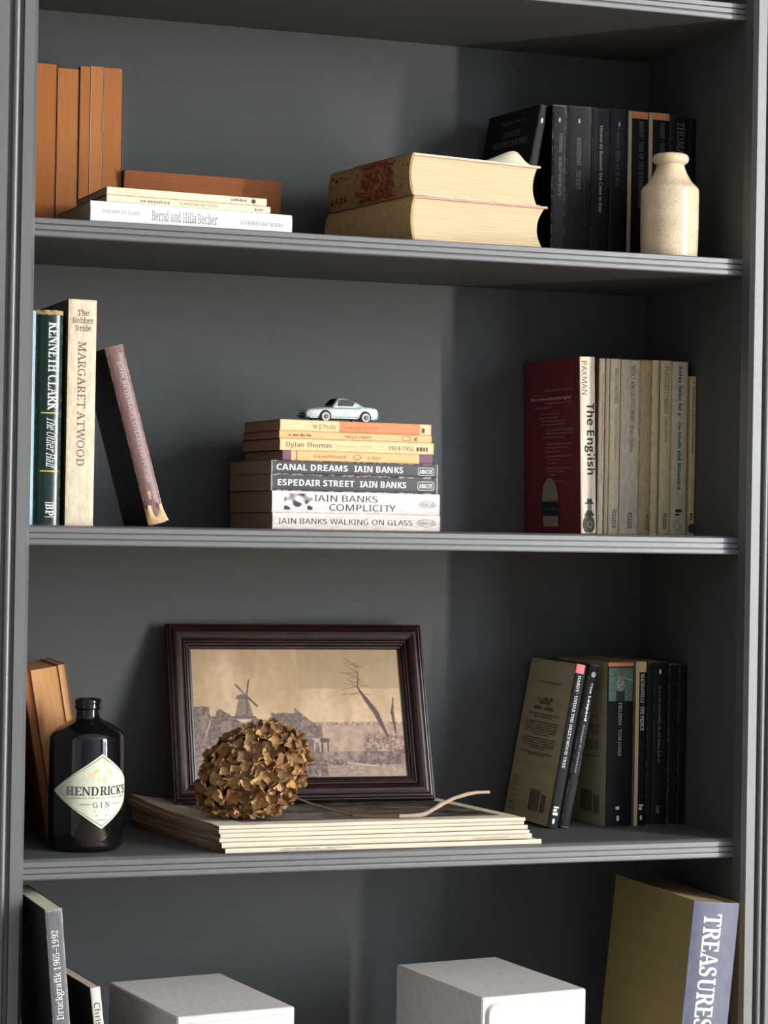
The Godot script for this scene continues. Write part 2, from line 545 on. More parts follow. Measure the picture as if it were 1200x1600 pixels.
func _ready():
	# ---- camera
	var cam := Camera3D.new()
	cam.name = "camera"
	cam.fov = rad_to_deg(2.0 * atan(800.0 / 3546.774))
	cam.near = 0.05; cam.far = 60.0
	var yaw := 0.3213
	var pitch := 0.00685
	var roll := 0.01695
	var fw := Vector3(sin(yaw) * cos(pitch), sin(pitch), -cos(yaw) * cos(pitch))
	var rt := Vector3(cos(yaw), 0, sin(yaw))
	var up := rt.cross(fw)
	var r2 := rt * cos(roll) + up * sin(roll)
	var u2 := up * cos(roll) - rt * sin(roll)
	cam.transform = Transform3D(Basis(r2, u2, -fw), Vector3(-0.39636, 0.01151, 2.39618))
	add_child(cam)
	cam.current = true
	# ---- sky and exposure
	var we := WorldEnvironment.new()
	we.name = "world_environment"
	var env := Environment.new()
	env.background_mode = Environment.BG_SKY
	var sky := Sky.new()
	var sm := ProceduralSkyMaterial.new()
	sm.sky_top_color = Color(0.62, 0.72, 0.86); sm.sky_horizon_color = Color(0.85, 0.88, 0.92)
	sm.ground_bottom_color = Color(0.25, 0.26, 0.24); sm.ground_horizon_color = Color(0.5, 0.52, 0.5)
	sm.sky_energy_multiplier = 4.0
	sky.sky_material = sm
	env.sky = sky
	env.tonemap_mode = Environment.TONE_MAPPER_LINEAR
	env.tonemap_exposure = 1.0
	env.sdfgi_enabled = true; env.ssao_enabled = true; env.ssil_enabled = true
	we.environment = env
	add_child(we)
	# ---- daylight in the window openings
	daylight("window_daylight", Vector3(2.97, 0.35, 2.335), Vector2(0.085, 2.70), BARE, Color(1.0, 0.985, 0.96))
	daylight("net_curtain_daylight", Vector3(2.97, 0.35, 3.10), Vector2(0.90, 2.60), NET, Color(0.92, 0.97, 1.0))
	room()
	bookcase()
	top_shelf()
	middle_shelf()
	low_shelf()
	deck()

func daylight(called: String, at: Vector3, size: Vector2, e: float, c: Color, turn := PI / 2):
	var l := AreaLight3D.new()
	l.name = called
	l.area_size = size
	l.area_normalize_energy = false
	l.light_energy = e / PI
	l.light_color = c
	l.shadow_enabled = true
	l.transform = Transform3D(Basis(Vector3.UP, turn), at)
	l.set("area_range", 12.0)
	add_child(l)

func room():
	var wallm := mat(Color(0.60, 0.62, 0.66), 0.9, paper_tex())
	var floorm := mat(Color(0.62, 0.54, 0.45), 0.6)
	var white := mat(Color(0.82, 0.81, 0.78), 0.5)
	var x0 := -2.2
	var x1 := 3.0
	var zb := -0.34
	var zf := 4.2
	var t := 0.14
	var m := MB.new(); m.box(Vector3(x0 - t, FLOOR - t, zb - t), Vector3(x1 + t, FLOOR, zf + t)); struct("floor", m, floorm)
	m = MB.new(); m.box(Vector3(x0 - t, CEIL, zb - t), Vector3(x1 + t, CEIL + t, zf + t)); struct("ceiling", m, mat(Color(0.76, 0.77, 0.80), 0.9))
	m = MB.new(); m.box(Vector3(x0 - t, FLOOR, zb - t), Vector3(x0, CEIL, zf + t)); struct("wall_left", m, wallm)
	m = MB.new(); m.box(Vector3(x0, FLOOR, zf), Vector3(x1, CEIL, zf + t)); struct("wall_front", m, wallm)
	m = MB.new(); m.box(Vector3(x0, FLOOR, zb - t), Vector3(x1, CEIL, zb)); struct("wall_back", m, wallm)
	# the wall either side of the bookcase
	m = MB.new(); m.box(Vector3(x0, FLOOR, zb), Vector3(-0.10, CEIL, 0.0)); m.box(Vector3(W + 0.10, FLOOR, zb), Vector3(x1, CEIL, 0.0)); struct("wall_alcove", m, wallm)
	# right-hand wall with two tall openings
	m = MB.new()
	var ya := -1.02
	var yb := 1.72
	var ed := [zb - t, 2.27, 2.40, 2.62, 3.58, zf + t]
	m.box(Vector3(x1, FLOOR, zb - t), Vector3(x1 + t, ya, zf + t)); m.box(Vector3(x1, yb, zb - t), Vector3(x1 + t, CEIL, zf + t))
	for k in [0, 2, 4]: m.box(Vector3(x1, ya, ed[k]), Vector3(x1 + t, yb, ed[k + 1]))
	struct("wall_right", m, wallm)
	for k in [1, 3]:
		var w := Node3D.new()
		w.name = "window_%d" % (1 + k / 2)
		add_child(w)
		w.set_meta("kind", "structure")
		var f := MB.new()
		var a: float = ed[k]
		var b: float = ed[k + 1]
		f.box(Vector3(x1 + 0.04, ya, a), Vector3(x1 + 0.10, yb, a + 0.02)); f.box(Vector3(x1 + 0.04, ya, b - 0.02), Vector3(x1 + 0.10, yb, b))
		f.box(Vector3(x1 + 0.04, ya, a), Vector3(x1 + 0.10, ya + 0.05, b)); f.box(Vector3(x1 + 0.04, yb - 0.05, a), Vector3(x1 + 0.10, yb, b))
		part("window_frame", f, white, w)
		var g := MB.new(); g.box(Vector3(x1 + 0.065, ya + 0.05, a + 0.02), Vector3(x1 + 0.07, yb - 0.05, b - 0.02))
		var gm := StandardMaterial3D.new()
		gm.transparency = BaseMaterial3D.TRANSPARENCY_ALPHA; gm.albedo_color = Color(1, 1, 1, 0.05); gm.roughness = 0.02
		part("pane", g, gm, w)

func bookcase():
	var p := paint_mat()
	var b := thing("bookcase", "dark grey painted built-in bookcase with reeded stiles and grooved shelf edges", "bookcase")
	var y0 := DK
	var y1 := 1.10
	var m := MB.new(); m.box(Vector3(-0.02, y0, -D - 0.02), Vector3(W + 0.02, y1, -D)); part("back_panel", m, paint_mat(1), b)
	for s in 2:
		m = MB.new()
		if s == 0: m.box(Vector3(-0.02, y0, -D), Vector3(0, y1, 0.0))
		else: m.box(Vector3(W, y0, -D), Vector3(W + 0.02, y1, 0.0))
		part("side_panel", m, paint_mat(1), b)
	# stiles with a moulded face; profile across x (from the inner edge outwards) and forward
	for s in 2:
		m = MB.new()
		var prof := [Vector2(0, 0.0), Vector2(0, SP - 0.0055), Vector2(0.0042, SP), Vector2(0.0150, SP), Vector2(0.0148, SP - 0.0015), Vector2(0.0152, SP - 0.006), Vector2(0.0190, SP - 0.0065), Vector2(0.0194, SP - 0.0025)]
		for i in 7: prof.append(Vector2(0.0229 - 0.0035 * cos(PI * i / 6.0), SP - 0.0025 + 0.0032 * sin(PI * i / 6.0)))
		prof += [Vector2(0.0266, SP - 0.006), Vector2(0.0300, SP - 0.0065), Vector2(0.0304, SP - 0.0015), Vector2(0.0318, SP), Vector2(0.075, SP), Vector2(0.098, SP - 0.002), Vector2(0.10, SP - 0.006), Vector2(0.10, 0.0)]
		var pl := PackedVector2Array()
		for q in prof: pl.append(Vector2(0.003 - q.x if s == 0 else W + q.x, -q.y))
		var area := 0.0
		for i in pl.size(): area += pl[i].cross(pl[(i + 1) % pl.size()])
		if area < 0: pl.reverse()
		m.prism(pl, y0, y1)
		part("stile", m, p, b)
	# shelves with grooved nosings
	for k in 4:
		var top: float = [TOPU + 0.0195, S1, S2, S3][k]
		var g: float = top - (0.006 if k == 0 else [0.007, 0.007, 0.008, 0.009][k])   # height of the upper groove
		m = MB.new()
		m.box(Vector3(0, g - 0.01335, -D), Vector3(W, top, -0.008), 0.0008)
		var sh := part("shelf", m, paint_mat(1), b)
		var pr := [Vector2(-0.010, top - 0.0002), Vector2(-0.004, top - 0.0004)]
		for q in [[-0.0012, 0.0066], [0, 0.0056], [0, 0.0008], [-0.0004, 0.0006], [-0.0030, 0.0006], [-0.0030, -0.0006], [-0.0004, -0.0006], [0, -0.0009], [0, -0.0056], [-0.0004, -0.0058], [-0.0030, -0.0058], [-0.0030, -0.0071], [-0.0004, -0.0071], [0, -0.0074], [0.0004, -0.0085], [0.0004, -0.0116], [-0.0002, -0.0129], [-0.0014, -0.01335], [-0.010, -0.01335]]: pr.append(Vector2(q[0], g + q[1]))
		m = MB.new()
		strip(m, pr, 0.0, W)
		part("nosing", m, p, sh)
	m = MB.new(); m.box(Vector3(-0.02, y1, -D - 0.02), Vector3(W + 0.02, y1 + 0.02, 0.0)); part("top_panel", m, p, b)
	# base cabinet with a deeper deck
	m = MB.new(); m.box(Vector3(-0.10, DK - 0.03, -D - 0.02), Vector3(W + 0.10, DK, 0.20), 0.003); part("deck", m, p, b)
	m = MB.new(); m.box(Vector3(-0.09, FLOOR, -D), Vector3(W + 0.09, DK - 0.03, 0.17)); part("base_cabinet", m, p, b)
	for s in 2:
		m = MB.new(); m.box(Vector3(-0.07 + s * 0.495, FLOOR + 0.1, 0.17), Vector3(0.415 + s * 0.495, DK - 0.05, 0.19), 0.003); part("door", m, p, b)

func strip(m: MB, prof: Array, x0: float, x1: float):
	# profile points (z, y) from the top front downwards, run along x
	for i in prof.size() - 1:
		var a: Vector2 = prof[i]
		var c: Vector2 = prof[i + 1]
		m.quad(Vector3(x0, c.y, c.x), Vector3(x1, c.y, c.x), Vector3(x1, a.y, a.x), Vector3(x0, a.y, a.x), Vector2(x0, 0), Vector2(x1, 0), Vector2(x1, 1), Vector2(x0, 1))
	var pl := PackedVector2Array()
	for q in prof: pl.append(q)
	var ix := Geometry2D.triangulate_polygon(pl)
	for i in range(0, ix.size(), 3):
		for s in 2:
			var x := x0 if s == 0 else x1
			var q := []
			for k in 3: q.append(Vector3(x, pl[ix[i + k]].y, pl[ix[i + k]].x))
			m.tri_facing(q[0], q[1], q[2], Vector3.LEFT if s == 0 else Vector3.RIGHT, Vector2.ZERO, Vector2.ZERO, Vector2.ZERO)

# ---------------------------------------------------------------- shared book looks
func ink() -> Material: return mat(col(40, 36, 36), 0.8)
func white_ink() -> Material: return mat(col(225, 224, 218), 0.7)
func grey_ink() -> Material: return mat(col(120, 118, 116), 0.8)
func brown_pages() -> Material: return mat(col(176, 112, 58), 0.9, pages_tex())
func black_cover() -> Material: return mat(col(13, 13, 18), 0.5, null, 0.35)
func black_spine(sd: int, e := 0.5) -> Material: return mat(Color.WHITE, 0.55, spine_tex("black", col(13, 13, 17), col(120, 112, 98), sd, e, 2, 24), 0.3)
func tan_cover() -> Material: return mat(col(192, 180, 144), 0.6, paper_tex())

func classic(label: String, t: float, h: float, d: float, sd: int, o := {}) -> Node3D:
	var q := {"cover": o.get("cover", black_cover()), "spine": black_spine(sd, o.get("wear", 0.5)), "pages": mat(col(176, 150, 110), 0.9, pages_tex()), "group": o.get("group", "black paperbacks on the top shelf"), "curl": o.get("curl", 0.0)}
	return book(label, t, h, d, q)

func top_shelf():
	# --- brown-edged books standing fore-edge out at the left
	var x := 0.0235
	var g := "brown-edged books standing spine inwards"
	for a in [[0.0235, 0.0314, 0.195, "leftmost brown-edged book standing spine inwards against the side", col(178, 108, 52)], [0.0556, 0.0244, 0.1915, "shortest brown-edged book standing spine inwards, second from the side", col(182, 116, 62)], [0.0812, 0.0124, 0.1955, "thin brown-edged book standing just left of the pale grey cover edge", col(180, 112, 58)], [0.0937, 0.0138, 0.1965, "thin brown-edged book with one pale grey cover edge showing", col(192, 122, 68)], [0.1077, 0.0230, 0.196, "rightmost brown-edged book standing spine inwards above the small pile", col(178, 112, 60)]]:
		var c := mat(col(70, 44, 26), 0.7)
		if a[1] == 0.0138: c = mat(col(170, 165, 155), 0.6)
		var b := book(a[3], a[1], a[2], 0.105, {"cover": c, "pages": mat(a[4], 0.9, pages_tex()), "group": g, "hollow": 0.0})
		stand_back(b, a[0], S1, -0.157)
	var b := book("thick brown-edged book lying fore-edge outwards behind the white and cream books", 0.079, 0.1895, 0.098, {"cover": mat(col(110, 66, 36), 0.7), "pages": mat(col(150, 88, 46), 0.9, pages_tex()), "hollow": 0.004})
	var tr := Transform3D(Basis(Vector3.UP, deg_to_rad(3.0)), Vector3(0.1325, S1 + 0.0004, -0.148)) * Transform3D(Basis(Vector3.BACK, PI / 2), Vector3(0.1895, 0, 0)) * Transform3D(Basis(Vector3.UP, PI), Vector3(0.079, 0, -0.098))
	b.transform = tr
	# --- small pile: white, cream, cream
	var wm := mat(col(232, 232, 232), 0.45)
	b = book("white softback art book with grey lettering at the bottom of the small pile", 0.0225, 0.2312, 0.138, {"cover": mat(col(64, 52, 44), 0.6), "spine": wm, "pages": mat(col(176, 152, 130), 0.9, pages_tex()), "bulge": 0.0012})
	lay(b, 0.0676, S1, -0.010, 5.0)
	down(b, "Bernd and Hilla Becher", "serif", 0.50, 0.295, 0.620, 0.50, grey_ink())
	down(b, "THIERRY DE DUVE", "sans", 0.52, 0.055, 0.235, 0.17, grey_ink())
	down(b, "SCHIRMER ART BOOKS", "sans", 0.46, 0.735, 0.955, 0.18, grey_ink())
	var cream := col(236, 214, 180)
	b = book("thin cream book in the middle of the small pile, between white and cream", 0.0078, 0.188, 0.125, {"cover": mat(col(70, 56, 44), 0.7), "spine": mat(Color.WHITE, 0.6, spine_tex("cream", cream, col(170, 130, 96), 61, 0.4, 1, 10)), "pages": mat(col(172, 144, 116), 0.9, pages_tex())})
	lay(b, 0.0860, S1 + 0.0229, -0.016, 5.0)
	dashes(b, 0.5, 0.20, 0.38, 0.45, grey_ink(), 3)
	down(b, "BLANDFORD ART SERIES", "sans", 0.5, 0.44, 0.67, 0.4, grey_ink())
	dashes(b, 0.5, 0.90, 0.97, 0.45, grey_ink(), 4)
	b = book("thin cream book with a dark round emblem on top of the small pile", 0.0082, 0.1834, 0.12, {"cover": mat(col(84, 66, 50), 0.7), "spine": mat(Color.WHITE, 0.6, spine_tex("cream", col(240, 217, 180), col(170, 130, 96), 62, 0.4, 1, 10)), "pages": mat(col(172, 144, 116), 0.9, pages_tex())})
	lay(b, 0.0858, S1 + 0.0309, -0.015, 5.0)
	down(b, "GAUDI", "serif", 0.5, 0.07, 0.21, 0.5, mat(col(206, 176, 140), 0.7))
	dashes(b, 0.55, 0.77, 0.88, 0.4, grey_ink(), 6)
	emblem(b, 0.5, 0.915, 0.0026, 0.0026, mat(col(50, 36, 34), 0.6), "round_emblem")
	# --- two thick old hardbacks, spine to the left
	var page_c := mat(col(222, 200, 164), 0.9, pages_tex())
	var lowc := spine_tex("olive", col(176, 146, 98), col(178, 150, 104), 71, 0.35, 2, 60)
	b = book("thick worn tan hardback with rose page trim, lower of the two fat books", 0.0512, 0.200, 0.186, {"hard": true, "bulge": 0.004, "cover": mat(col(196, 160, 140), 0.7, paper_tex()), "spine": mat(Color.WHITE, 0.8, lowc), "pages": page_c, "hollow": 0.010, "taper": 1.05})
	lay_left(b, 0.4306, S1, -0.012, 12.0)
	var upc := tex_of("picture_spine", 128, 256, picture_spine)
	b = book("thick worn brown hardback with a loose torn endpaper, upper of the two fat books", 0.0470, 0.188, 0.178, {"hard": true, "bulge": 0.004, "cover": mat(col(206, 196, 176), 0.7, paper_tex()), "spine": mat(Color.WHITE, 0.75, upc), "pages": page_c, "hollow": 0.006, "taper": 1.02})
	lay_left(b, 0.4282, S1 + 0.0520, -0.012, 12.0)
	var dm := MB.new()
	for k in 4: marks(dm, Vector3(0.0235, 0.188 * (1 - 0.05 - k * 0.055), -0.0008), Vector3.RIGHT, Vector3.UP, 0.034 - 0.004 * (k % 2), 0.0075, 80 + k)
	part("faint_title", dm, mat(col(70, 50, 30), 0.8), b)
	dm = MB.new()
	for k in 3: marks(dm, Vector3(0.0235, 0.188 * (0.09 - k * 0.03), -0.0008), Vector3.RIGHT, Vector3.UP, 0.026, 0.0035, 90 + k)
	part("faint_lettering", dm, mat(col(70, 50, 30), 0.8), b)
	# loose endpaper: a rippled sheet on the top board with its corner curling up
	var em := MB.new()
	var gr := []
	for i in 17:
		var row := []
		for j in 33:
			var u := j / 32.0
			var w := i / 16.0
			var z := u * 0.168
			var lift := 0.0006 + 0.0012 * absf(sin(u * 11.0)) * minf(1.0, w * 8.0)
			if u > 0.55 and u < 0.98: lift += 0.0195 * pow(sin(pow((u - 0.55) / 0.43, 2.5) * PI), 0.9) * smoothstep(0.0, 0.13, w) * (1.0 - 0.7 * w)
			row.append(Vector3(0.0470 + lift, 0.001 + w * 0.13, -0.004 - z))
		gr.append(row)
	em.grid(gr)
	var em2 := MB.new()
	var gr2 := []
	for row in gr:
		var r2 := []
		for q in row: r2.append(q + Vector3(-0.0005, 0, 0))
		r2.reverse()
		gr2.append(r2)
	em.grid(gr2)
	part("torn_endpaper", em, mat(col(240, 234, 212), 0.85, paper_tex()), b, "loose curling endpaper")
	# --- leaning black paperback and the upright row
	b = classic("black paperback leaning with its front cover showing behind the fat books", 0.011, 0.190, 0.116, 101)
	stand(b, 0.5995, S1 + 0.0005, -0.125, 11.0, -11.0)
	var face := func(p: Vector3, lift: float) -> Vector3: return Vector3(-lift, p.y, p.z)
	letters(b, "DESCARTES", "serif", Vector3(0, 0.161, -0.056), Vector3(0, 0, 1), Vector3.UP, 0.040, 0.0075, mat(col(96, 90, 84), 0.7), face)
	letters(b, "DISCOURSE ON METHOD", "serif", Vector3(0, 0.149, -0.056), Vector3(0, 0, 1), Vector3.UP, 0.078, 0.0075, mat(col(96, 90, 84), 0.7), face)
	letters(b, "Penguin Classics", "serif", Vector3(0, 0.176, -0.056), Vector3(0, 0, 1), Vector3.UP, 0.056, 0.005, mat(col(96, 90, 84), 0.7), face)
	emblem(b, 0.5, 0.10, 0.0016, 0.0034, mat(col(180, 176, 168), 0.6))
	var rows := [[0.6480, 0.0178, 0.1884, "first upright black paperback beside the leaning one, with a rubbed cream edge", 0.9], [0.6664, 0.0322, 0.1888, "widest black paperback with faint grey spine lettering on the top shelf", 0.4], [0.6997, 0.0230, 0.1886, "black paperback with pale bold lettering running down most of its spine", 0.4], [0.7238, 0.0232, 0.1889, "plain black paperback left of the cream cover edges on the top shelf", 0.4]]
	var dim := mat(col(112, 108, 102), 0.7)
	for k in 4:
		var r = rows[k]
		b = classic(r[3], r[1], r[2], 0.115, 110 + k, {"wear": r[4]})
		stand(b, r[0], S1, -0.125)
		if k == 0:
			down(b, "STENDHAL", "serif", 0.62, 0.18, 0.30, 0.22, dim); down(b, "SCARLET AND BLACK", "serif", 0.6, 0.33, 0.58, 0.22, dim)
		if k == 1:
			down(b, "DOSTOYEVSKY", "serif", 0.5, 0.20, 0.38, 0.16, dim); down(b, "THE IDIOT", "serif", 0.5, 0.41, 0.53, 0.16, dim)
		if k == 2: down(b, "Simone de Beauvoir She Came to Stay", "sansbold", 0.5, 0.11, 0.67, 0.24, mat(col(150, 142, 128), 0.7))
		if k == 3: dashes(b, 0.45, 0.12, 0.5, 0.2, mat(col(56, 54, 54), 0.7), 44)
		if k != 2: emblem(b, 0.5, 0.095, 0.0013, 0.003, mat(col(150, 146, 138), 0.6))
	var orange := mat(col(208, 130, 84), 0.6)
	var xs := [[0.7475, 0.0268, 0.1882, "black paperback with orange head band, left of two, half behind the jar"], [0.7749, 0.0276, 0.1885, "black paperback with orange head band, right of two, behind the jar neck"]]
	for k in 2:
		var r = xs[k]
		b = classic(r[3], r[1], r[2], 0.115, 120 + k, {"cover": mat(col(170, 158, 124), 0.6, paper_tex()), "wear": 0.25})
		stand(b, r[0], S1, -0.125, 2.0)
		band(b, 0.0, 1.0, mat(col(176, 166, 132), 0.6, paper_tex()), "cover_edge", 0.0, 0.17)
		band(b, 0.0, 0.045, orange, "spine_band", 0.17, 1.0)
		down(b, "HARDY · TESS OF THE D'URBERVILLES" if k == 0 else "HARDY · THE RETURN OF THE NATIVE", "serif", 0.66, 0.06, 0.62, 0.2, dim)
	b = classic("black paperback with faded serif lettering, second from the right wall", 0.0225, 0.187, 0.115, 131, {"cover": mat(col(150, 140, 118), 0.6), "wear": 0.3})
	stand(b, 0.8050, S1, -0.125)
	down(b, "THOMAS HARDY", "serif", 0.55, 0.04, 0.50, 0.40, dim)
	b = classic("slim black paperback at the far right end of the top shelf", 0.0078, 0.186, 0.115, 132, {"wear": 0.4})
	stand(b, 0.8285, S1, -0.125)
	jar()

func picture_spine(x: int, y: int) -> Color:
	# worn brown cloth with a rubbed red-brown printed design in the middle
	var n: FastNoiseLite = mats.get("_n1", null)
	if n == null:
		n = noise(0.02, 77, 4); mats["_n1"] = n
	var v := y / 256.0
	var u := x / 128.0
	var c := Color(0.54, 0.41, 0.25).lerp(Color(0.64, 0.53, 0.35), 0.5 + 0.8 * n.get_noise_2d(x * 2.0, y * 2.0))
	var q := n.get_noise_2d(x * 1.5 + 200, y * 1.5)
	if v > 0.38 + 0.12 * q and v < 0.80 + 0.06 * q: c = c.lerp(Color(0.45, 0.15, 0.08), clampf(0.75 + 1.4 * n.get_noise_2d(x * 3.0, y * 3.0 + 500), 0, 0.95))
	var rr := Vector2((u - 0.5) * 1.0, (v - 0.52) * 1.6).length()
	if absf(rr - 0.22) < 0.02 and q > -0.2: c = Color(0.62, 0.48, 0.30)
	if absf(rr - 0.30) < 0.012 and q > 0.0: c = Color(0.56, 0.42, 0.26)
	if minf(u, 1 - u) < 0.04 + 0.03 * q: c = c.lerp(Color(0.62, 0.50, 0.34), 0.6)
	return c

func jar():
	var j := thing("stoneware_jar", "cream glazed stoneware jar with a narrow neck in front of black paperbacks", "jar")
	j.position = Vector3(0.7675, S1, -0.048)
	var mb := MB.new()
	var pr := [Vector2(0, 0), Vector2(0.031, 0), Vector2(0.0328, 0.0008), Vector2(0.0335, 0.0025), Vector2(0.0340, 0.012), Vector2(0.0345, 0.045), Vector2(0.0345, 0.0795), Vector2(0.0341, 0.0822), Vector2(0.0328, 0.0845), Vector2(0.0305, 0.0868), Vector2(0.0268, 0.0905), Vector2(0.0235, 0.0950), Vector2(0.0205, 0.1005), Vector2(0.0180, 0.1062), Vector2(0.0166, 0.1105), Vector2(0.0163, 0.1122), Vector2(0.0185, 0.1131), Vector2(0.0206, 0.1150), Vector2(0.0217, 0.1178), Vector2(0.0216, 0.1205), Vector2(0.0203, 0.1232), Vector2(0.0180, 0.1246), Vector2(0.0155, 0.1250), Vector2(0.0138, 0.1240), Vector2(0.0128, 0.1210), Vector2(0.0125, 0.112), Vector2(0.014, 0.105), Vector2(0.028, 0.082), Vector2(0.030, 0.02), Vector2(0.0, 0.006)]
	mb.lathe(pr, 72)
	var a := noise(0.03, 201, 4)
	var b := noise(0.35, 202, 2)
	var m := StandardMaterial3D.new()
	m.albedo_texture = tex_of("stoneware", 256, 256, func(x, y):
		var g: float = 0.96 + 0.07 * a.get_noise_2d(x, y)
		var s: float = b.get_noise_2d(x * 1.2, y * 1.2)
		var c := Color(0.86 * g, 0.78 * g, 0.655 * g)
		return c.lerp(Color(0.50, 0.38, 0.24), 0.55) if s > 0.52 else c)
	m.roughness = 0.16
	part("jar_body", mb, m, j)

func middle_shelf():
	var b: Node3D
	b = book("pale blue book edge at the far left of the second shelf", 0.0138, 0.2297, 0.15, {"hard": true, "bulge": 0.002, "cover": mat(col(150, 180, 200), 0.5, paper_tex())})
	stand(b, 0.0010, S2, -0.030)
	# dark green glossy jacket
	var green := StandardMaterial3D.new()
	green.albedo_texture = spine_tex("green", col(12, 38, 30), col(120, 140, 110), 301, 0.35, 1, 20)
	green.roughness = 0.22
	b = book("dark green glossy hardback with white lettering at the left of the second shelf", 0.0290, 0.2300, 0.15, {"hard": true, "bulge": 0.0038, "cover": mat(col(10, 28, 24), 0.3), "spine": green})
	stand(b, 0.0153, S2, -0.030)
	down(b, "KENNETH CLARK", "serifbold", 0.66, 0.052, 0.462, 0.40, white_ink())
	down(b, "The Other Half", "serif", 0.62, 0.50, 0.735, 0.36, white_ink(), 0.25)
	for f in [0.473, 0.745]: band(b, f, f + 0.006, mat(col(186, 172, 96), 0.5), "gold_rule", 0.22, 0.9)
	var t := 0.0290
	letters(b, "BP", "serifbold", Vector3(0.60 * t, 0.2300 * 0.072, 0), Vector3.DOWN, Vector3.RIGHT, 0.0125, 0.0085, white_ink(), surf_of(b))
	band(b, 0.894, 0.897, white_ink(), "monogram_rule", 0.42, 0.8); band(b, 0.960, 0.963, white_ink(), "monogram_rule", 0.42, 0.8)
	# crumpled gold head of its jacket
	var gm := MB.new()
	var grd := []
	rng.seed = 9
	for i in 4:
		var row := []
		for k in 21:
			var u := k / 20.0
			var z := -0.0038 * (2 * u - 1) * (2 * u - 1)
			row.append(Vector3(u * t, 0.2260 + i * 0.0016 + rng.randf_range(-0.0005, 0.0005), z + 0.0006 + 0.0009 * sin(u * 17.0 + i) * (i / 3.0)))
		grd.append(row)
	gm.grid(grd)
	part("ragged_jacket_head", gm, mat(col(170, 140, 92), 0.6, paper_tex()), b, "ragged gold jacket head")
	# beige trade paperback
	b = book("tall beige paperback with dark serif lettering standing beside the dark green book", 0.0310, 0.2440, 0.15, {"cover": mat(col(96, 80, 56), 0.7), "spine": mat(Color.WHITE, 0.6, spine_tex("beige", col(212, 196, 168), col(160, 140, 110), 302, 0.25, 0, 26))})
	stand(b, 0.0496, S2, -0.030, 3.0)
	for k in 3: across(b, ["The", "Robber", "Bride"][k], "serif", 0.52, 0.058 + k * 0.034, [0.40, 0.76, 0.56][k], [0.0066, 0.0066, 0.0066][k], mat(col(78, 66, 56), 0.8))
	down(b, "MARGARET ATWOOD", "serif", 0.5, 0.185, 0.735, 0.27, mat(col(84, 72, 62), 0.8))
	# leaning worn book of poems
	b = book("worn mauve-brown hardback leaning on the beige paperback with torn spine ends", 0.0200, 0.1990, 0.135, {"hard": true, "bulge": 0.003, "cover": mat(col(14, 14, 18), 0.5), "spine": mat(Color.WHITE, 0.45, spine_tex("mauve", col(122, 92, 90), col(206, 180, 160), 303, 0.55, 1, 40))})
	stand(b, 0.1435, S2 + 0.0008, -0.035, 0.0, 15.3)
	down(b, "JOHN BETJEMAN'S COLLECTED POEMS", "serif", 0.55, 0.085, 0.765, 0.26, mat(col(206, 190, 180), 0.7))
	dashes(b, 0.42, 0.815, 0.865, 0.16, mat(col(214, 176, 130), 0.7), 12); dashes(b, 0.66, 0.825, 0.86, 0.16, mat(col(214, 176, 130), 0.7), 13)
	for k in 2:   # paper flaking away at tail and head
		var tm := MB.new()
		var gg := []
		rng.seed = 20 + k
		for i in 5:
			var row := []
			for q in 11:
				var u := q / 10.0
				var rag := rng.randf_range(0.0, 0.006) if i == 4 else 0.0
				var z := -0.003 * (2 * u - 1) * (2 * u - 1) + 0.0006 + (0.0035 * pow(i / 4.0, 2.0) * sin(u * 9.0) if k == 0 else 0.0003)
				var y := (0.001 + i * 0.0042 + rag) if k == 0 else (0.1995 - i * 0.0016 - rag * 0.5)
				row.append(Vector3(u * 0.021 - 0.0005 + (0.004 * (0.6 - i / 4.0) if k == 0 and q > 7 else 0.0), y, z))
				gg.append(row)
		if k == 1: gg.reverse()
		tm.grid(gg)
		part("torn_paper", tm, mat(col(222, 186, 142) if k == 0 else col(136, 106, 98), 0.85, paper_tex()), b, "torn flaking paper")
	stack()
	toy_car()
	right_row()

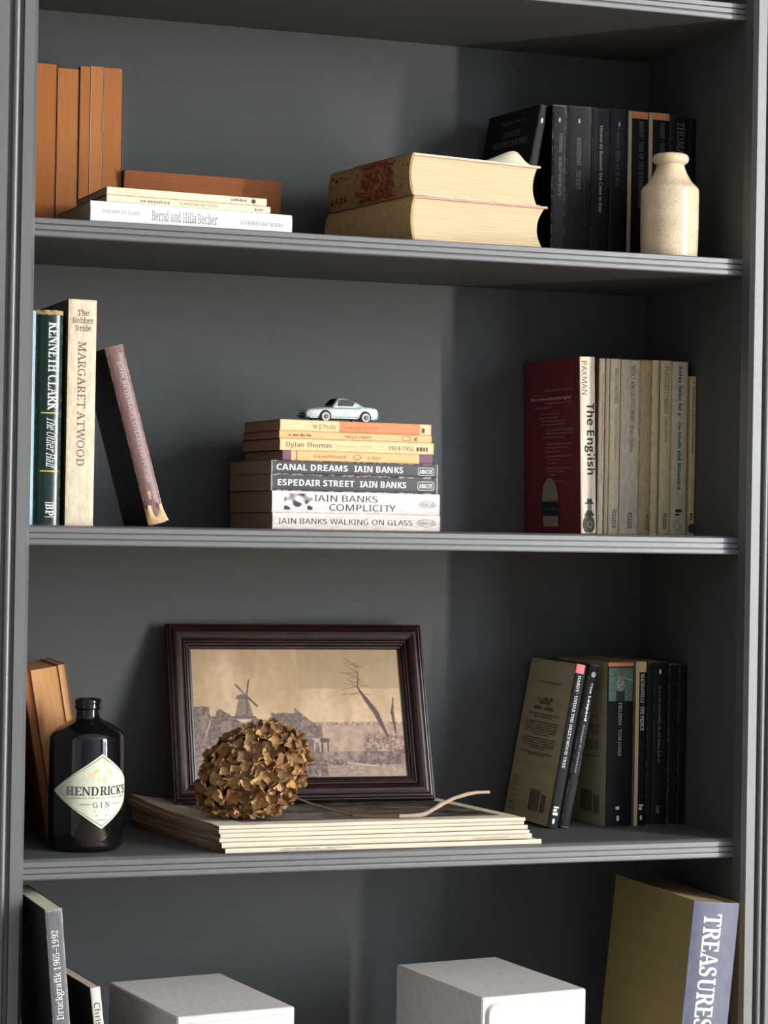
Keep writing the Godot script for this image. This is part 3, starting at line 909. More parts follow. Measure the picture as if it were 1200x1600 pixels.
func stack():
	var b: Node3D
	var z := -0.100
	var dark := mat(col(64, 48, 38), 0.85, pages_tex())
	var g := "pale paperbacks of the stack under the toy car"
	var blk := mat(Color.WHITE, 0.5, spine_tex("ink", col(36, 31, 34), col(226, 214, 206), 401, 0.8, 0, 40))
	var pale := mat(Color.WHITE, 0.55, spine_tex("pale", col(230, 216, 208), col(190, 160, 140), 402, 0.3, 0, 20))
	var black := mat(col(46, 40, 44), 0.7)
	var o := {"cover": mat(col(120, 100, 84), 0.6), "pages": mat(col(188, 150, 118), 0.9, pages_tex())}
	var y := S2
	b = book("cream paperback with dark capitals at the very bottom of the stack", 0.0186, 0.2122, 0.137, o.merged({"spine": pale, "group": g})); lay(b, 0.3006, y, z, 6.0)
	down(b, "IAIN BANKS WALKING ON GLASS", "sans", 0.5, 0.035, 0.83, 0.34, black)
	badge(b, 0.5, 0.915, 0.0045, 0.0125, mat(col(120, 110, 112), 0.7), false); y += 0.0188
	b = book("cream paperback with a black-and-white picture, second from the bottom of stack", 0.0247, 0.2123, 0.137, o.merged({"spine": pale, "group": g})); lay(b, 0.2998, y, z, 6.0)
	down(b, "IAIN BANKS", "sans", 0.70, 0.245, 0.62, 0.30, black)
	down(b, "COMPLICITY", "sans", 0.28, 0.335, 0.73, 0.30, black)
	badge(b, 0.5, 0.925, 0.0042, 0.0108, mat(col(120, 110, 112), 0.7), false)
	var pt := tex_of("spine_picture", 96, 48, func(px, py):
		var q := 1.2 * sin(px * 0.11 + 1.0) * cos(py * 0.13) + 0.7 * sin(py * 0.31 + px * 0.05) + (0.8 * sin(px * 0.9 + py * 0.12) if px > 52 else 0.0)
		return Color(0.16, 0.14, 0.2) if q > 0.30 else Color(0.86, 0.82, 0.80))
	band(b, 0.07, 0.235, mat(Color.WHITE, 0.6, pt), "spine_picture", 0.14, 0.90); y += 0.0249
	b = book("black-spined paperback, third from the bottom of the stack under the toy car", 0.0187, 0.2112, 0.134, o.merged({"spine": blk, "group": "black-spined paperbacks of the stack"})); lay(b, 0.2981, y, z, 6.0)
	down(b, "ESPEDAIR STREET", "sansbold", 0.52, 0.04, 0.49, 0.38, white_ink()); down(b, "IAIN BANKS", "sansbold", 0.52, 0.525, 0.805, 0.38, white_ink())
	badge(b, 0.5, 0.925, 0.0052, 0.0108, white_ink(), true); y += 0.0189
	b = book("black-spined paperback just below the narrower orange ones in the stack", 0.0160, 0.2109, 0.134, o.merged({"spine": blk, "group": "black-spined paperbacks of the stack"})); lay(b, 0.2982, y, z, 6.0)
	down(b, "CANAL DREAMS", "sansbold", 0.52, 0.03, 0.45, 0.44, white_ink()); down(b, "IAIN BANKS", "sansbold", 0.52, 0.49, 0.785, 0.44, white_ink())
	badge(b, 0.45, 0.925, 0.0048, 0.0105, white_ink(), true); y += 0.0162
	var or1 := mat(Color.WHITE, 0.6, spine_tex("orange", col(226, 176, 120), col(180, 110, 60), 403, 0.3, 1, 30))
	var or2 := mat(Color.WHITE, 0.6, spine_tex("orange2", col(232, 194, 144), col(170, 110, 60), 404, 0.3, 1, 30))
	var dk := mat(col(90, 60, 44), 0.7)
	var gg := "narrow orange and buff paperbacks under the toy car"
	var o2 := {"cover": mat(col(74, 54, 40), 0.6), "pages": mat(col(180, 138, 106), 0.9, pages_tex()), "group": gg}
	b = book("buff paperback with purple spine ends, lowest of the four narrow ones", 0.0112, 0.1895, 0.122, o2.merged({"spine": or1})); lay(b, 0.3115, y, z, 6.0)
	band(b, 0.0, 0.055, mat(col(112, 70, 92), 0.6), "purple_end"); band(b, 0.085, 0.095, mat(col(150, 100, 100), 0.6), "purple_rule"); band(b, 0.91, 1.0, mat(col(112, 70, 92), 0.6), "purple_end")
	dashes(b, 0.5, 0.20, 0.42, 0.35, mat(col(176, 128, 90), 0.7), 31); dashes(b, 0.5, 0.56, 0.66, 0.35, mat(col(176, 128, 90), 0.7), 32); ring(b, 0.5, 0.49, 0.003, 0.005, 0.0006, dk); y += 0.0114
	b = book("buff paperback with plain dark name and dates, third narrow one down", 0.0134, 0.1947, 0.120, o2.merged({"spine": or2})); lay(b, 0.3080, y, z, 6.0)
	down(b, "Dylan Thomas", "sans", 0.45, 0.04, 0.33, 0.52, mat(col(62, 46, 40), 0.7)); down(b, "1934-1952", "sans", 0.45, 0.70, 0.865, 0.38, mat(col(62, 46, 40), 0.7))
	dashes(b, 0.5, 0.36, 0.60, 0.35, mat(col(214, 180, 134), 0.7), 33); dashes(b, 0.5, 0.885, 0.975, 0.5, dk, 34); y += 0.0136
	b = book("thin buff paperback with its lettering upside down, second from top", 0.0086, 0.1928, 0.118, o2.merged({"spine": or1})); lay(b, 0.3071, y, z, 6.0)
	letters(b, "SAINT JOAN", "sans", Vector3(0.0043, 0.1928 * (1 - 0.51), 0), Vector3.UP, Vector3.LEFT, 0.033, 0.0038, dk, surf_of(b))
	dashes(b, 0.5, 0.06, 0.21, 0.35, dk, 35); ring(b, 0.5, 0.83, 0.0028, 0.006, 0.0005, dk); dashes(b, 0.5, 0.87, 0.92, 0.5, dk, 36); y += 0.0088
	b = book("orange and buff paperback on top of the stack, carrying the toy car", 0.0128, 0.1911, 0.115, o2.merged({"spine": or2})); lay(b, 0.3078, y, z, 6.0)
	band(b, 0.385, 0.925, mat(col(222, 140, 88), 0.6, paper_tex()), "orange_panel")
	down(b, "W B Yeats", "sans", 0.45, 0.21, 0.36, 0.42, mat(col(130, 104, 84), 0.7)); down(b, "Selected Poetry", "sans", 0.45, 0.41, 0.64, 0.42, mat(col(176, 92, 56), 0.7)); dashes(b, 0.5, 0.935, 0.965, 0.6, dk, 37)
	mats["_stack_top"] = y + 0.0128

func badge(b: Node3D, xf: float, yf: float, a: float, bb: float, mt: Material, boxy: bool):
	ring(b, xf, yf, a, bb, 0.0006, mt, boxy)
	var t: float = b.get_meta("_t")
	var h: float = b.get_meta("_h")
	letters(b, "ABACUS", "sansbold" if boxy else "sans", Vector3(xf * t, h * (1 - yf), 0), Vector3.DOWN, Vector3.RIGHT, bb * 1.6, a * 1.05, mt, surf_of(b))

func toy_car():
	# die-cast coupe; x from nose (0) to tail, y up, z across
	var c := thing("toy_car", "small worn white die-cast coupe standing on the stack of paperbacks", "toy car")
	c.transform = Transform3D(Basis(Vector3.UP, deg_to_rad(5.0)), Vector3(0.3420, float(mats["_stack_top"]), -0.128))
	var L := 0.0905
	var HW := 0.0165
	var wn := noise(0.05, 501, 3)
	var pm := StandardMaterial3D.new()
	pm.albedo_texture = tex_of("car_paint", 128, 128, func(x, y):
		var q: float = wn.get_noise_2d(x * 2.0, y * 2.0)
		return Color(0.30, 0.34, 0.34) if q > 0.42 else Color(0.80 + 0.08 * q, 0.84 + 0.06 * q, 0.83))
	pm.roughness = 0.3; pm.uv1_triplanar = true; pm.uv1_scale = Vector3(25, 25, 25)
	var dark := mat(col(26, 28, 30), 0.25)
	var metal := mat(col(120, 122, 122), 0.35)
	# stations: x, top height, shoulder height, half-width
	var st := [[0.0, 0.0116, 0.0112, 0.80], [0.003, 0.0134, 0.0128, 0.92], [0.009, 0.0147, 0.0138, 0.96], [0.020, 0.0158, 0.0144, 0.97], [0.030, 0.0172, 0.0154, 0.99], [0.038, 0.0182, 0.0160, 1.0], [0.050, 0.0184, 0.0162, 1.0], [0.060, 0.0182, 0.0164, 1.0], [0.068, 0.0184, 0.0170, 0.99], [0.076, 0.0182, 0.0176, 0.96], [0.084, 0.0168, 0.0170, 0.90], [0.0885, 0.0150, 0.0156, 0.82], [0.0905, 0.0125, 0.0130, 0.72]]
	var g := []
	for s in st:
		var row := []
		var w: float = HW * s[3]
		var bot := 0.0042
		for q in [[-0.80, bot], [-0.97, bot + 0.0012], [-1.0, 0.0085], [-0.985, s[2] - 0.0025], [-0.90, s[2]], [-0.6, lerpf(s[2], s[1], 0.7)], [0.0, s[1]], [0.6, lerpf(s[2], s[1], 0.7)], [0.90, s[2]], [0.985, s[2] - 0.0025], [1.0, 0.0085], [0.97, bot + 0.0012], [0.80, bot]]:
			row.append(Vector3(s[0], q[1], -q[0] * w))
		g.append(row)
	var mb := MB.new()
	var gt := []   # transpose so that the faces look outwards
	for k in g[0].size():
		var row := []
		for s in g.size(): row.append(g[s][k])
		gt.append(row)
	mb.grid(gt)
	for e in [0, g.size() - 1]:
		var ctr := Vector3(st[e][0], 0.0085, 0)
		for k in g[0].size() - 1: mb.tri_facing(ctr, g[e][k], g[e][k + 1], Vector3.LEFT if e == 0 else Vector3.RIGHT, Vector2.ZERO, Vector2.ZERO, Vector2.ZERO)
	mb.box(Vector3(0.004, 0.0036, -HW * 0.86), Vector3(0.086, 0.0046, HW * 0.86))
	part("car_body", mb, pm, c)
	# greenhouse
	var rs := [[0.0325, 0.0178, 0.88], [0.0365, 0.0228, 0.82], [0.0400, 0.0264, 0.74], [0.0450, 0.0278, 0.70], [0.0530, 0.0270, 0.70], [0.0600, 0.0250, 0.70], [0.0660, 0.0222, 0.71], [0.0730, 0.0182, 0.71]]
	g = []
	for s in rs:
		var row := []
		for q in [[-1.0, 0.0], [-0.93, 0.55], [-0.84, 0.92], [-0.5, 0.99], [0.0, 1.0], [0.5, 0.99], [0.84, 0.92], [0.93, 0.55], [1.0, 0.0]]:
			var base := 0.0158
			row.append(Vector3(s[0], base + (s[1] - base) * q[1], -q[0] * HW * lerpf(0.88, s[2], q[1])))
		g.append(row)
	gt = []
	for k in g[0].size():
		var row := []
		for s in g.size(): row.append(g[s][k])
		gt.append(row)
	mb = MB.new(); mb.grid(gt); part("roof", mb, pm, c)
	for s in [-1.0, 1.0]:
		mb = MB.new()
		var side := [Vector2(0.0385, 0.0182), Vector2(0.0420, 0.0254), Vector2(0.0460, 0.0262), Vector2(0.0535, 0.0255), Vector2(0.0605, 0.0230), Vector2(0.0570, 0.0184)]
		var ctr := Vector2(0.0485, 0.022)
		var P := func(q: Vector2) -> Vector3: return Vector3(q.x, q.y, s * (HW * lerpf(0.885, 0.735, (q.y - 0.0158) / 0.0115) + 0.0005))
		for k in side.size(): mb.tri_facing(P.call(ctr), P.call(side[k]), P.call(side[(k + 1) % side.size()]), Vector3(0, 0, s), Vector2.ZERO, Vector2.ZERO, Vector2.ZERO)
		part("side_window", mb, dark, c)
		mb = MB.new(); mb.box(Vector3(0.012, 0.0152, s * HW * 0.992 - 0.0004), Vector3(0.066, 0.0157, s * HW * 0.992 + 0.0004)); part("side_trim", mb, metal, c)
	mb = MB.new(); mb.quad(Vector3(0.0330, 0.0188, HW * 0.74), Vector3(0.0330, 0.0188, -HW * 0.74), Vector3(0.0396, 0.0264, -HW * 0.62), Vector3(0.0396, 0.0264, HW * 0.62))
	for i in mb.v.size(): mb.v[i] += Vector3(-0.0010, 0.0006, 0)
	mb.n.fill(Vector3(-0.7, 0.7, 0)); part("windscreen", mb, dark, c)
	mb = MB.new(); mb.quad(Vector3(0.0605, 0.0252, HW * 0.56), Vector3(0.0605, 0.0252, -HW * 0.56), Vector3(0.0700, 0.0203, -HW * 0.6), Vector3(0.0700, 0.0203, HW * 0.6))
	mb.n.fill(Vector3(0.4, 0.9, 0)); part("rear_window", mb, dark, c)
	for x in [0.0225, 0.0725]:
		for s in [-1.0, 1.0]:
			mb = MB.new(); mb.lathe([Vector2(0, -0.001), Vector2(0.0071, -0.001), Vector2(0.0071, 0.0004), Vector2(0.0, 0.0004)], 28)
			var ar := part("wheel_arch", mb, mat(col(18, 16, 18), 0.8), c)
			ar.transform = Transform3D(Basis(Vector3.RIGHT, s * PI / 2), Vector3(x, 0.0058, s * HW * 0.975))
			mb = MB.new(); mb.lathe([Vector2(0.0026, -0.002), Vector2(0.0045, -0.0025), Vector2(0.0053, -0.0014), Vector2(0.0053, 0.0010), Vector2(0.0046, 0.0018), Vector2(0.0030, 0.0015), Vector2(0.0026, 0.0006)], 28)
			var wh := part("wheel", mb, mat(col(206, 198, 196), 0.7), c)
			wh.transform = Transform3D(Basis(Vector3.RIGHT, s * PI / 2), Vector3(x, 0.0053, s * HW * 0.975))
			mb = MB.new(); mb.lathe([Vector2(0, -0.001), Vector2(0.0027, -0.001), Vector2(0.0027, 0.0008), Vector2(0.0014, 0.0012), Vector2(0, 0.0013)], 20)
			part("hub", mb, mat(col(70, 68, 70), 0.4), wh)
	for s in [-1.0, 1.0]:
		mb = MB.new(); mb.lathe([Vector2(0, 0), Vector2(0.0021, 0), Vector2(0.0022, 0.0008), Vector2(0.0014, 0.0013), Vector2(0, 0.0015)], 18)
		var hl := part("headlight", mb, metal, c); hl.transform = Transform3D(Basis(Vector3.BACK, PI / 2), Vector3(0.0022, 0.0105, s * HW * 0.66))
	mb = MB.new(); mb.box(Vector3(-0.0014, 0.0058, -HW * 0.9), Vector3(0.0016, 0.0072, HW * 0.9), 0.0006); part("bumper", mb, metal, c)
	mb = MB.new(); mb.box(Vector3(0.0892, 0.0060, -HW * 0.9), Vector3(0.0920, 0.0074, HW * 0.9), 0.0006); part("bumper", mb, metal, c)
	mb = MB.new(); mb.box(Vector3(-0.0006, 0.0078, -HW * 0.40), Vector3(0.0022, 0.0100, HW * 0.40), 0.0006); part("grille", mb, dark, c)

func right_row():
	var b: Node3D
	var red := mat(col(122, 44, 58), 0.5, paper_tex())
	b = book("dark red paperback with its printed back cover showing and a cream spine", 0.0202, 0.2134, 0.135, {"cover": red, "spine": mat(col(222, 208, 184), 0.6, paper_tex()), "group": "books at the right of the second shelf", "curl": 0.004})
	stand(b, 0.6952, S2 + 0.0004, -0.127, 6.0, 1.6)
	down(b, "PAXMAN", "sans", 0.28, 0.025, 0.215, 0.34, mat(col(90, 72, 60), 0.8)); down(b, "JEREMY", "sans", 0.72, 0.03, 0.215, 0.34, mat(col(190, 172, 146), 0.8))
	down(b, "The English", "sansbold", 0.60, 0.262, 0.668, 0.72, mat(col(34, 26, 26), 0.8))
	var pic := tex_of("figure_print", 48, 96, func(x, y):
		var u: float = x / 48.0
		var v: float = y / 96.0
		var c := Color(0.86, 0.80, 0.70)
		if absf(u - 0.52) < 0.2 and v > 0.02 and v < 0.14: c = Color(0.08, 0.08, 0.09)
		elif absf(u - 0.5) < 0.32 and v > 0.12 and v < 0.17: c = Color(0.08, 0.08, 0.09)
		elif Vector2(u - 0.52, (v - 0.24) * 1.4).length() < 0.17: c = Color(0.45, 0.42, 0.40)
		elif v > 0.33 and v < 0.52 and absf(u - 0.5) < 0.1 + (v - 0.3) * 1.4: c = Color(0.10, 0.10, 0.11)
		elif v >= 0.52 and Vector2(u - 0.45, (v - 0.76) * 1.7).length() < 0.46: c = Color(0.20, 0.19, 0.10)
		if absf(Vector2(u - 0.55, (v - 0.76) * 1.7).length() - 0.15) < 0.03: c = Color(0.62, 0.56, 0.36)
		return c)
	band(b, 0.80, 0.995, mat(Color.WHITE, 0.6, pic), "spine_picture", 0.08, 0.97)
	var face := func(p: Vector3, lift: float) -> Vector3: return Vector3(-lift - 0.004 * pow(-p.z / 0.135, 2.0), p.y, p.z)
	var pale := mat(col(176, 120, 122), 0.7)
	letters(b, "Who or what exactly are the English?", "sansbold", Vector3(0, 0.2134 * 0.775, -0.072), Vector3(0, 0, 1), Vector3.UP, 0.098, 0.0048, mat(col(206, 168, 164), 0.7), face)
	var pm := MB.new()
	var yy := [0.825, 0.80, 0.75, 0.725, 0.69, 0.668, 0.648, 0.628, 0.596, 0.576, 0.554, 0.515, 0.494, 0.472, 0.444, 0.424, 0.404, 0.376, 0.356, 0.336, 0.30]
	var ww := [0.112, 0.04, 0.112, 0.06, 0.08, 0.075, 0.095, 0.095, 0.112, 0.112, 0.09, 0.105, 0.085, 0.045, 0.095, 0.045, 0.03, 0.095, 0.06, 0.02, 0.06]
	for k in yy.size():
		var zc: float = -0.070 if k > 10 else -0.128 + ww[k] / 2.0
		marks(pm, Vector3(-0.004 * pow(zc / 0.135, 2.0) - 0.0004, 0.2134 * yy[k], zc), Vector3(0, 0, 1), Vector3.UP, ww[k], 0.0020, 600 + k)
	part("back_cover_print", pm, pale, b)
	var lm := MB.new()   # arched grey sticker with a dark band
	var cz := -0.075
	var n := 14
	for k in n:
		var a0 := PI * k / n
		var a1 := PI * (k + 1) / n
		lm.tri(Vector3(-0.0022, 0.040, cz), Vector3(-0.0022, 0.040 + 0.028 * sin(a0), cz + 0.021 * cos(a0)), Vector3(-0.0022, 0.040 + 0.028 * sin(a1), cz + 0.021 * cos(a1)))
	lm.quad(Vector3(-0.0022, 0.008, cz - 0.017), Vector3(-0.0022, 0.008, cz + 0.021), Vector3(-0.0022, 0.041, cz + 0.021), Vector3(-0.0022, 0.041, cz - 0.020))
	part("sticker", lm, mat(col(150, 140, 128), 0.6), b, "arched grey sticker")
	lm = MB.new(); lm.quad(Vector3(-0.0025, 0.021, cz - 0.021), Vector3(-0.0025, 0.021, cz + 0.021), Vector3(-0.0025, 0.039, cz + 0.021), Vector3(-0.0025, 0.039, cz - 0.021))
	part("sticker_band", lm, mat(col(28, 36, 48), 0.6), b)
	lm = MB.new(); marks(lm, Vector3(-0.0026, 0.030, cz), Vector3(0, 0, 1), Vector3.UP, 0.030, 0.004, 641); part("sticker_lettering", lm, mat(col(90, 100, 112), 0.6), b)
	# slim cream paperbacks
	var base := col(204, 186, 154)
	var g := "books at the right of the second shelf"
	var rows := [[0.7168, 0.0078, 0.2130, "slim cream paperback right against the red book, with faint worn lettering"], [0.7248, 0.0053, 0.2133, "thinnest worn cream paperback on the second shelf, with a torn foot"], [0.7303, 0.0135, 0.2129, "cream paperback with black then gold lettering, left of the widest one"], [0.7440, 0.0246, 0.2125, "widest pale grey-cream paperback with dark capitals on the second shelf"], [0.7688, 0.0155, 0.2130, "creased brownish cream paperback with peeling spine on the second shelf"], [0.7845, 0.0098, 0.2128, "glossy cracked cream paperback catching a streak of light"], [0.7944, 0.0148, 0.2129, "cream paperback with serif capitals, third from the right end of row"], [0.8093, 0.0210, 0.2122, "grey-cream paperback with blue lettering, second from the right end of row"]]
	for k in rows.size():
		var r = rows[k]
		var m := StandardMaterial3D.new()
		m.albedo_texture = spine_tex("cr%d" % k, [base, base.darkened(0.08), base, col(200, 188, 166), col(178, 152, 116), col(196, 178, 132), col(196, 180, 142), col(188, 182, 152)][k], col(120, 90, 62) if k != 5 else col(240, 228, 190), 700 + k, [0.3, 0.5, 0.2, 0.15, 0.6, 0.8, 0.25, 0.2][k], [2, 3, 1, 0, 6, 4, 1, 1][k], 40)
		m.roughness = 0.25 if k == 5 else 0.6
		b = book(r[3], r[1], r[2], 0.126, {"cover": mat(base.darkened(0.25), 0.6, paper_tex()), "spine": m, "group": g, "bulge": [0.001, 0.001, 0.001, 0.0008, 0.0022, 0.0025, 0.001, 0.001][k]})
		stand(b, r[0], S2, -0.130 + 0.0015 * k, 0.5)
		match k:
			0: dashes(b, 0.6, 0.08, 0.70, 0.30, mat(col(150, 128, 100), 0.8), 51)
			2:
				down(b, "BRUCE CHATWIN", "serif", 0.55, 0.055, 0.255, 0.30, ink()); down(b, "Anatomy of Restlessness", "serif", 0.55, 0.285, 0.585, 0.30, mat(col(130, 104, 54), 0.7)); down(b, "PICADOR", "sansbold", 0.5, 0.86, 0.965, 0.38, mat(col(90, 78, 66), 0.7))
			3:
				down(b, "WHAT AM I DOING HERE", "serif", 0.62, 0.03, 0.355, 0.22, ink()); down(b, "Bruce Chatwin", "serif", 0.6, 0.375, 0.53, 0.2, ink()); down(b, "PICADOR", "sansbold", 0.55, 0.875, 0.965, 0.26, mat(col(70, 62, 60), 0.7))
			4: down(b, "PICADOR", "sansbold", 0.75, 0.885, 0.975, 0.32, mat(col(80, 56, 66), 0.7))
			6:
				down(b, "FLAUBERT'S PARROT", "serif", 0.5, 0.035, 0.305, 0.34, mat(col(96, 86, 74), 0.7)); down(b, "Julian Barnes", "serif", 0.5, 0.325, 0.47, 0.32, mat(col(96, 86, 74), 0.7)); down(b, "PICADOR", "sansbold", 0.5, 0.875, 0.965, 0.36, mat(col(80, 72, 60), 0.7))
			7:
				dashes(b, 0.5, 0.03, 0.32, 0.26, mat(col(84, 92, 130), 0.7), 57); dashes(b, 0.5, 0.35, 0.75, 0.22, mat(col(88, 90, 110), 0.7), 58); dashes(b, 0.5, 0.85, 0.90, 0.4, ink(), 59); ring(b, 0.45, 0.945, 0.004, 0.006, 0.0008, mat(col(110, 104, 84), 0.7))
	b = book("shorter cream paperback with a round blue emblem at the right end of row", 0.0080, 0.1945, 0.120, {"cover": mat(base.darkened(0.25), 0.6, paper_tex()), "spine": mat(Color.WHITE, 0.6, spine_tex("cr9", col(192, 172, 128), col(120, 90, 62), 720, 0.25, 0, 30)), "group": g})
	stand(b, 0.8306, S2, -0.114)
	down(b, "E. M. Forster Aspects of the Novel", "sansbold", 0.5, 0.035, 0.49, 0.40, mat(col(80, 68, 50), 0.7))
	dashes(b, 0.5, 0.86, 0.91, 0.6, ink(), 61)
	emblem(b, 0.5, 0.955, 0.0046, 0.0062, mat(col(36, 54, 66), 0.5), "round_emblem")

func low_shelf():
	var b: Node3D
	# --- fore-edge-out books leaning left behind the bottle
	var g := "books leaning behind the dark bottle"
	var x := 0.0535
	for a in [[0.0085, 0.196, "leftmost brown-edged book leaning against the side behind the bottle", col(168, 104, 60), col(110, 60, 34)], [0.0300, 0.195, "thick buff-edged book leaning behind the dark bottle", col(224, 168, 112), col(176, 104, 56)], [0.0088, 0.201, "thin tan book leaning behind the bottle, nearest the picture", col(206, 158, 108), col(150, 108, 70)]]:
		b = book(a[2], a[0], a[1], 0.11, {"cover": mat(a[4], 0.7), "pages": mat(a[3], 0.9, pages_tex()), "group": g, "hollow": 0.001})
		stand_back(b, x, S3, -0.122, 0.0, 9.6)
		x += a[0] * 1.016 + 0.0010
	bottle()
	picture()
	magazines()
	hydrangea()
	# --- black-spined classics at the right
	var white := white_ink()
	b = classic("leaning paperback with a tan back cover, pink head band and dark spine", 0.0132, 0.1985, 0.130, 801, {"cover": tan_cover(), "wear": 0.25, "group": "black-spined paperbacks on the third shelf"})
	stand(b, 0.6548, S3, -0.121, 2.5, -10.3)
	band(b, 0.0, 0.055, mat(col(216, 96, 104), 0.6), "pink_band", 0.0, 0.82)
	down(b, "HARDY · UNDER THE GREENWOOD TREE", "serif", 0.48, 0.07, 0.635, 0.26, white)
	dashes(b, 0.5, 0.87, 0.93, 0.5, white, 71); emblem(b, 0.45, 0.96, 0.0016, 0.0034, white)
	back_print(b, 0.1985, 0.130)
	b = classic("worn grey-black paperback leaning between the tan cover and the thick book", 0.0112, 0.1985, 0.128, 802, {"wear": 0.8, "cover": mat(col(50, 48, 46), 0.5), "group": "black-spined paperbacks on the third shelf"})
	stand(b, 0.6715, S3, -0.121, 2.5, -10.8)
	down(b, "The Leopard", "sansbold", 0.5, 0.11, 0.345, 0.34, white); down(b, "Giuseppe di Lampedusa", "sans", 0.5, 0.37, 0.66, 0.30, mat(col(150, 146, 140), 0.7)); emblem(b, 0.5, 0.06, 0.003, 0.0035, mat(col(190, 186, 180), 0.6), "round_emblem")
	b = classic("thick paperback with an orange band and small picture on its dark spine", 0.0352, 0.1990, 0.129, 803, {"cover": tan_cover(), "wear": 0.12, "group": "black-spined paperbacks on the third shelf"})
	stand(b, 0.7322, S3, -0.124, 5.0)
	band(b, 0.0, 0.025, mat(col(206, 128, 86), 0.6), "orange_band")
	var pn := noise(0.06, 88, 4)
	var pic := tex_of("small_picture", 64, 80, func(px, py):
		var q: float = pn.get_noise_2d(px * 1.5, py * 2.5)
		var c := Color(0.20, 0.34, 0.32).lerp(Color(0.42, 0.50, 0.42), clampf(0.5 + q, 0, 1))
		var d := Vector2((px - 30) / 10.0, (py - 42) / 16.0)
		if d.length() < 1.0 and py < 56: c = Color(0.66, 0.66, 0.60).lerp(Color(0.4, 0.4, 0.36), clampf(0.5 + 2 * q, 0, 1))
		elif absf(px - 30) < 12 and py >= 54: c = Color(0.08, 0.14, 0.14)
		if Vector2((px - 27) / 5.0, (py - 22) / 6.0).length() < 1.0: c = Color(0.56, 0.46, 0.38)
		if absf(py - 12 - px * 0.3) < 2 and px > 34: c = Color(0.60, 0.58, 0.40)
		return c)
	band(b, 0.033, 0.235, mat(Color.WHITE, 0.5, pic), "spine_picture", 0.03, 0.97)
	down(b, "FIELDING · TOM JONES", "serif", 0.46, 0.245, 0.57, 0.16, mat(col(190, 190, 188), 0.7))
	dashes(b, 0.46, 0.86, 0.92, 0.2, white, 73); emblem(b, 0.45, 0.95, 0.0018, 0.0036, white)
	back_print(b, 0.199, 0.129)
	b = classic("dark paperback with a tan cover edge and cream tab at its spine head", 0.0152, 0.1999, 0.129, 804, {"cover": tan_cover(), "wear": 0.2, "group": "black-spined paperbacks on the third shelf"})
	stand(b, 0.7698, S3, -0.126, 3.0)
	band(b, 0.0, 1.0, tan_cover(), "cover_edge", 0.0, 0.30); band(b, 0.0, 0.065, mat(col(196, 180, 120), 0.6), "cream_tab", 0.30, 0.92)
	down(b, "MACHIAVELLI · THE PRINCE", "serif", 0.60, 0.075, 0.42, 0.30, white); dashes(b, 0.62, 0.87, 0.92, 0.4, white, 74); emblem(b, 0.62, 0.95, 0.0014, 0.003, white)
	for a in [[0.7858, 0.0078, 0.1995, "slim black paperback with one pale crease line on the third shelf", 0.8], [0.7940, 0.0196, 0.1995, "scuffed black paperback with faint grey lettering on the third shelf", 0.5], [0.8142, 0.0130, 0.1971, "black paperback with flaking cream patches down its spine edge", 0.95], [0.8278, 0.0098, 0.1962, "slim black paperback at the right end of the third shelf", 0.4]]:
		b = classic(a[3], a[1], a[2], 0.128, 810 + int(a[1] * 1000), {"wear": a[4], "group": "black-spined paperbacks on the third shelf"})
		stand(b, a[0], S3, -0.126, 0.0)
		if a[1] > 0.019:
			dashes(b, 0.4, 0.15, 0.62, 0.16, mat(col(96, 94, 98), 0.7), 75); dashes(b, 0.4, 0.88, 0.95, 0.3, mat(col(110, 108, 108), 0.7), 76); emblem(b, 0.4, 0.06, 0.0013, 0.003, white)

func back_print(b: Node3D, h: float, d: float):
	# printed back cover on the left board (x = 0 face)
	var mb := MB.new()
	var ys := [0.80, 0.755, 0.735, 0.70, 0.66, 0.645, 0.61, 0.595, 0.58, 0.565, 0.55, 0.535, 0.51, 0.495, 0.48, 0.465, 0.45, 0.42, 0.408]
	for k in ys.size():
		var big: bool = k < 4
		marks(mb, Vector3(0, h * ys[k] + (0.012 if k == 0 else 0.0), -d * 0.52), Vector3(0, 0, 1), Vector3.UP, [0.07, 0.045, 0.035, 0.06][k] if big else (0.05 if k in [5, 11, 16, 18] else 0.092), 0.005 if big and k > 0 else 0.0021, 900 + k)
	for k in 6: marks(mb, Vector3(0, h * (0.05 + 0.04 * k), -d * 0.87), Vector3(0, 0, 1), Vector3.UP, 0.014, 0.002, 930 + k)
	part("back_cover_print", mb, mat(col(84, 78, 60), 0.8), b)
	mb = MB.new()
	rng.seed = 77
	var z := -d * 0.50
	while z < -d * 0.14:
		var w := rng.randf_range(0.0006, 0.002)
		if z > -d * 0.27 and z < -d * 0.24: z = -d * 0.24
		mb.quad(Vector3(-0.0002, 0.014, z), Vector3(-0.0002, 0.014, z + w), Vector3(-0.0002, 0.040 if z < -d * 0.25 else 0.036, z + w), Vector3(-0.0002, 0.040 if z < -d * 0.25 else 0.036, z))
		z += w + rng.randf_range(0.0006, 0.0014)
	part("barcode", mb, mat(col(52, 48, 38), 0.8), b)

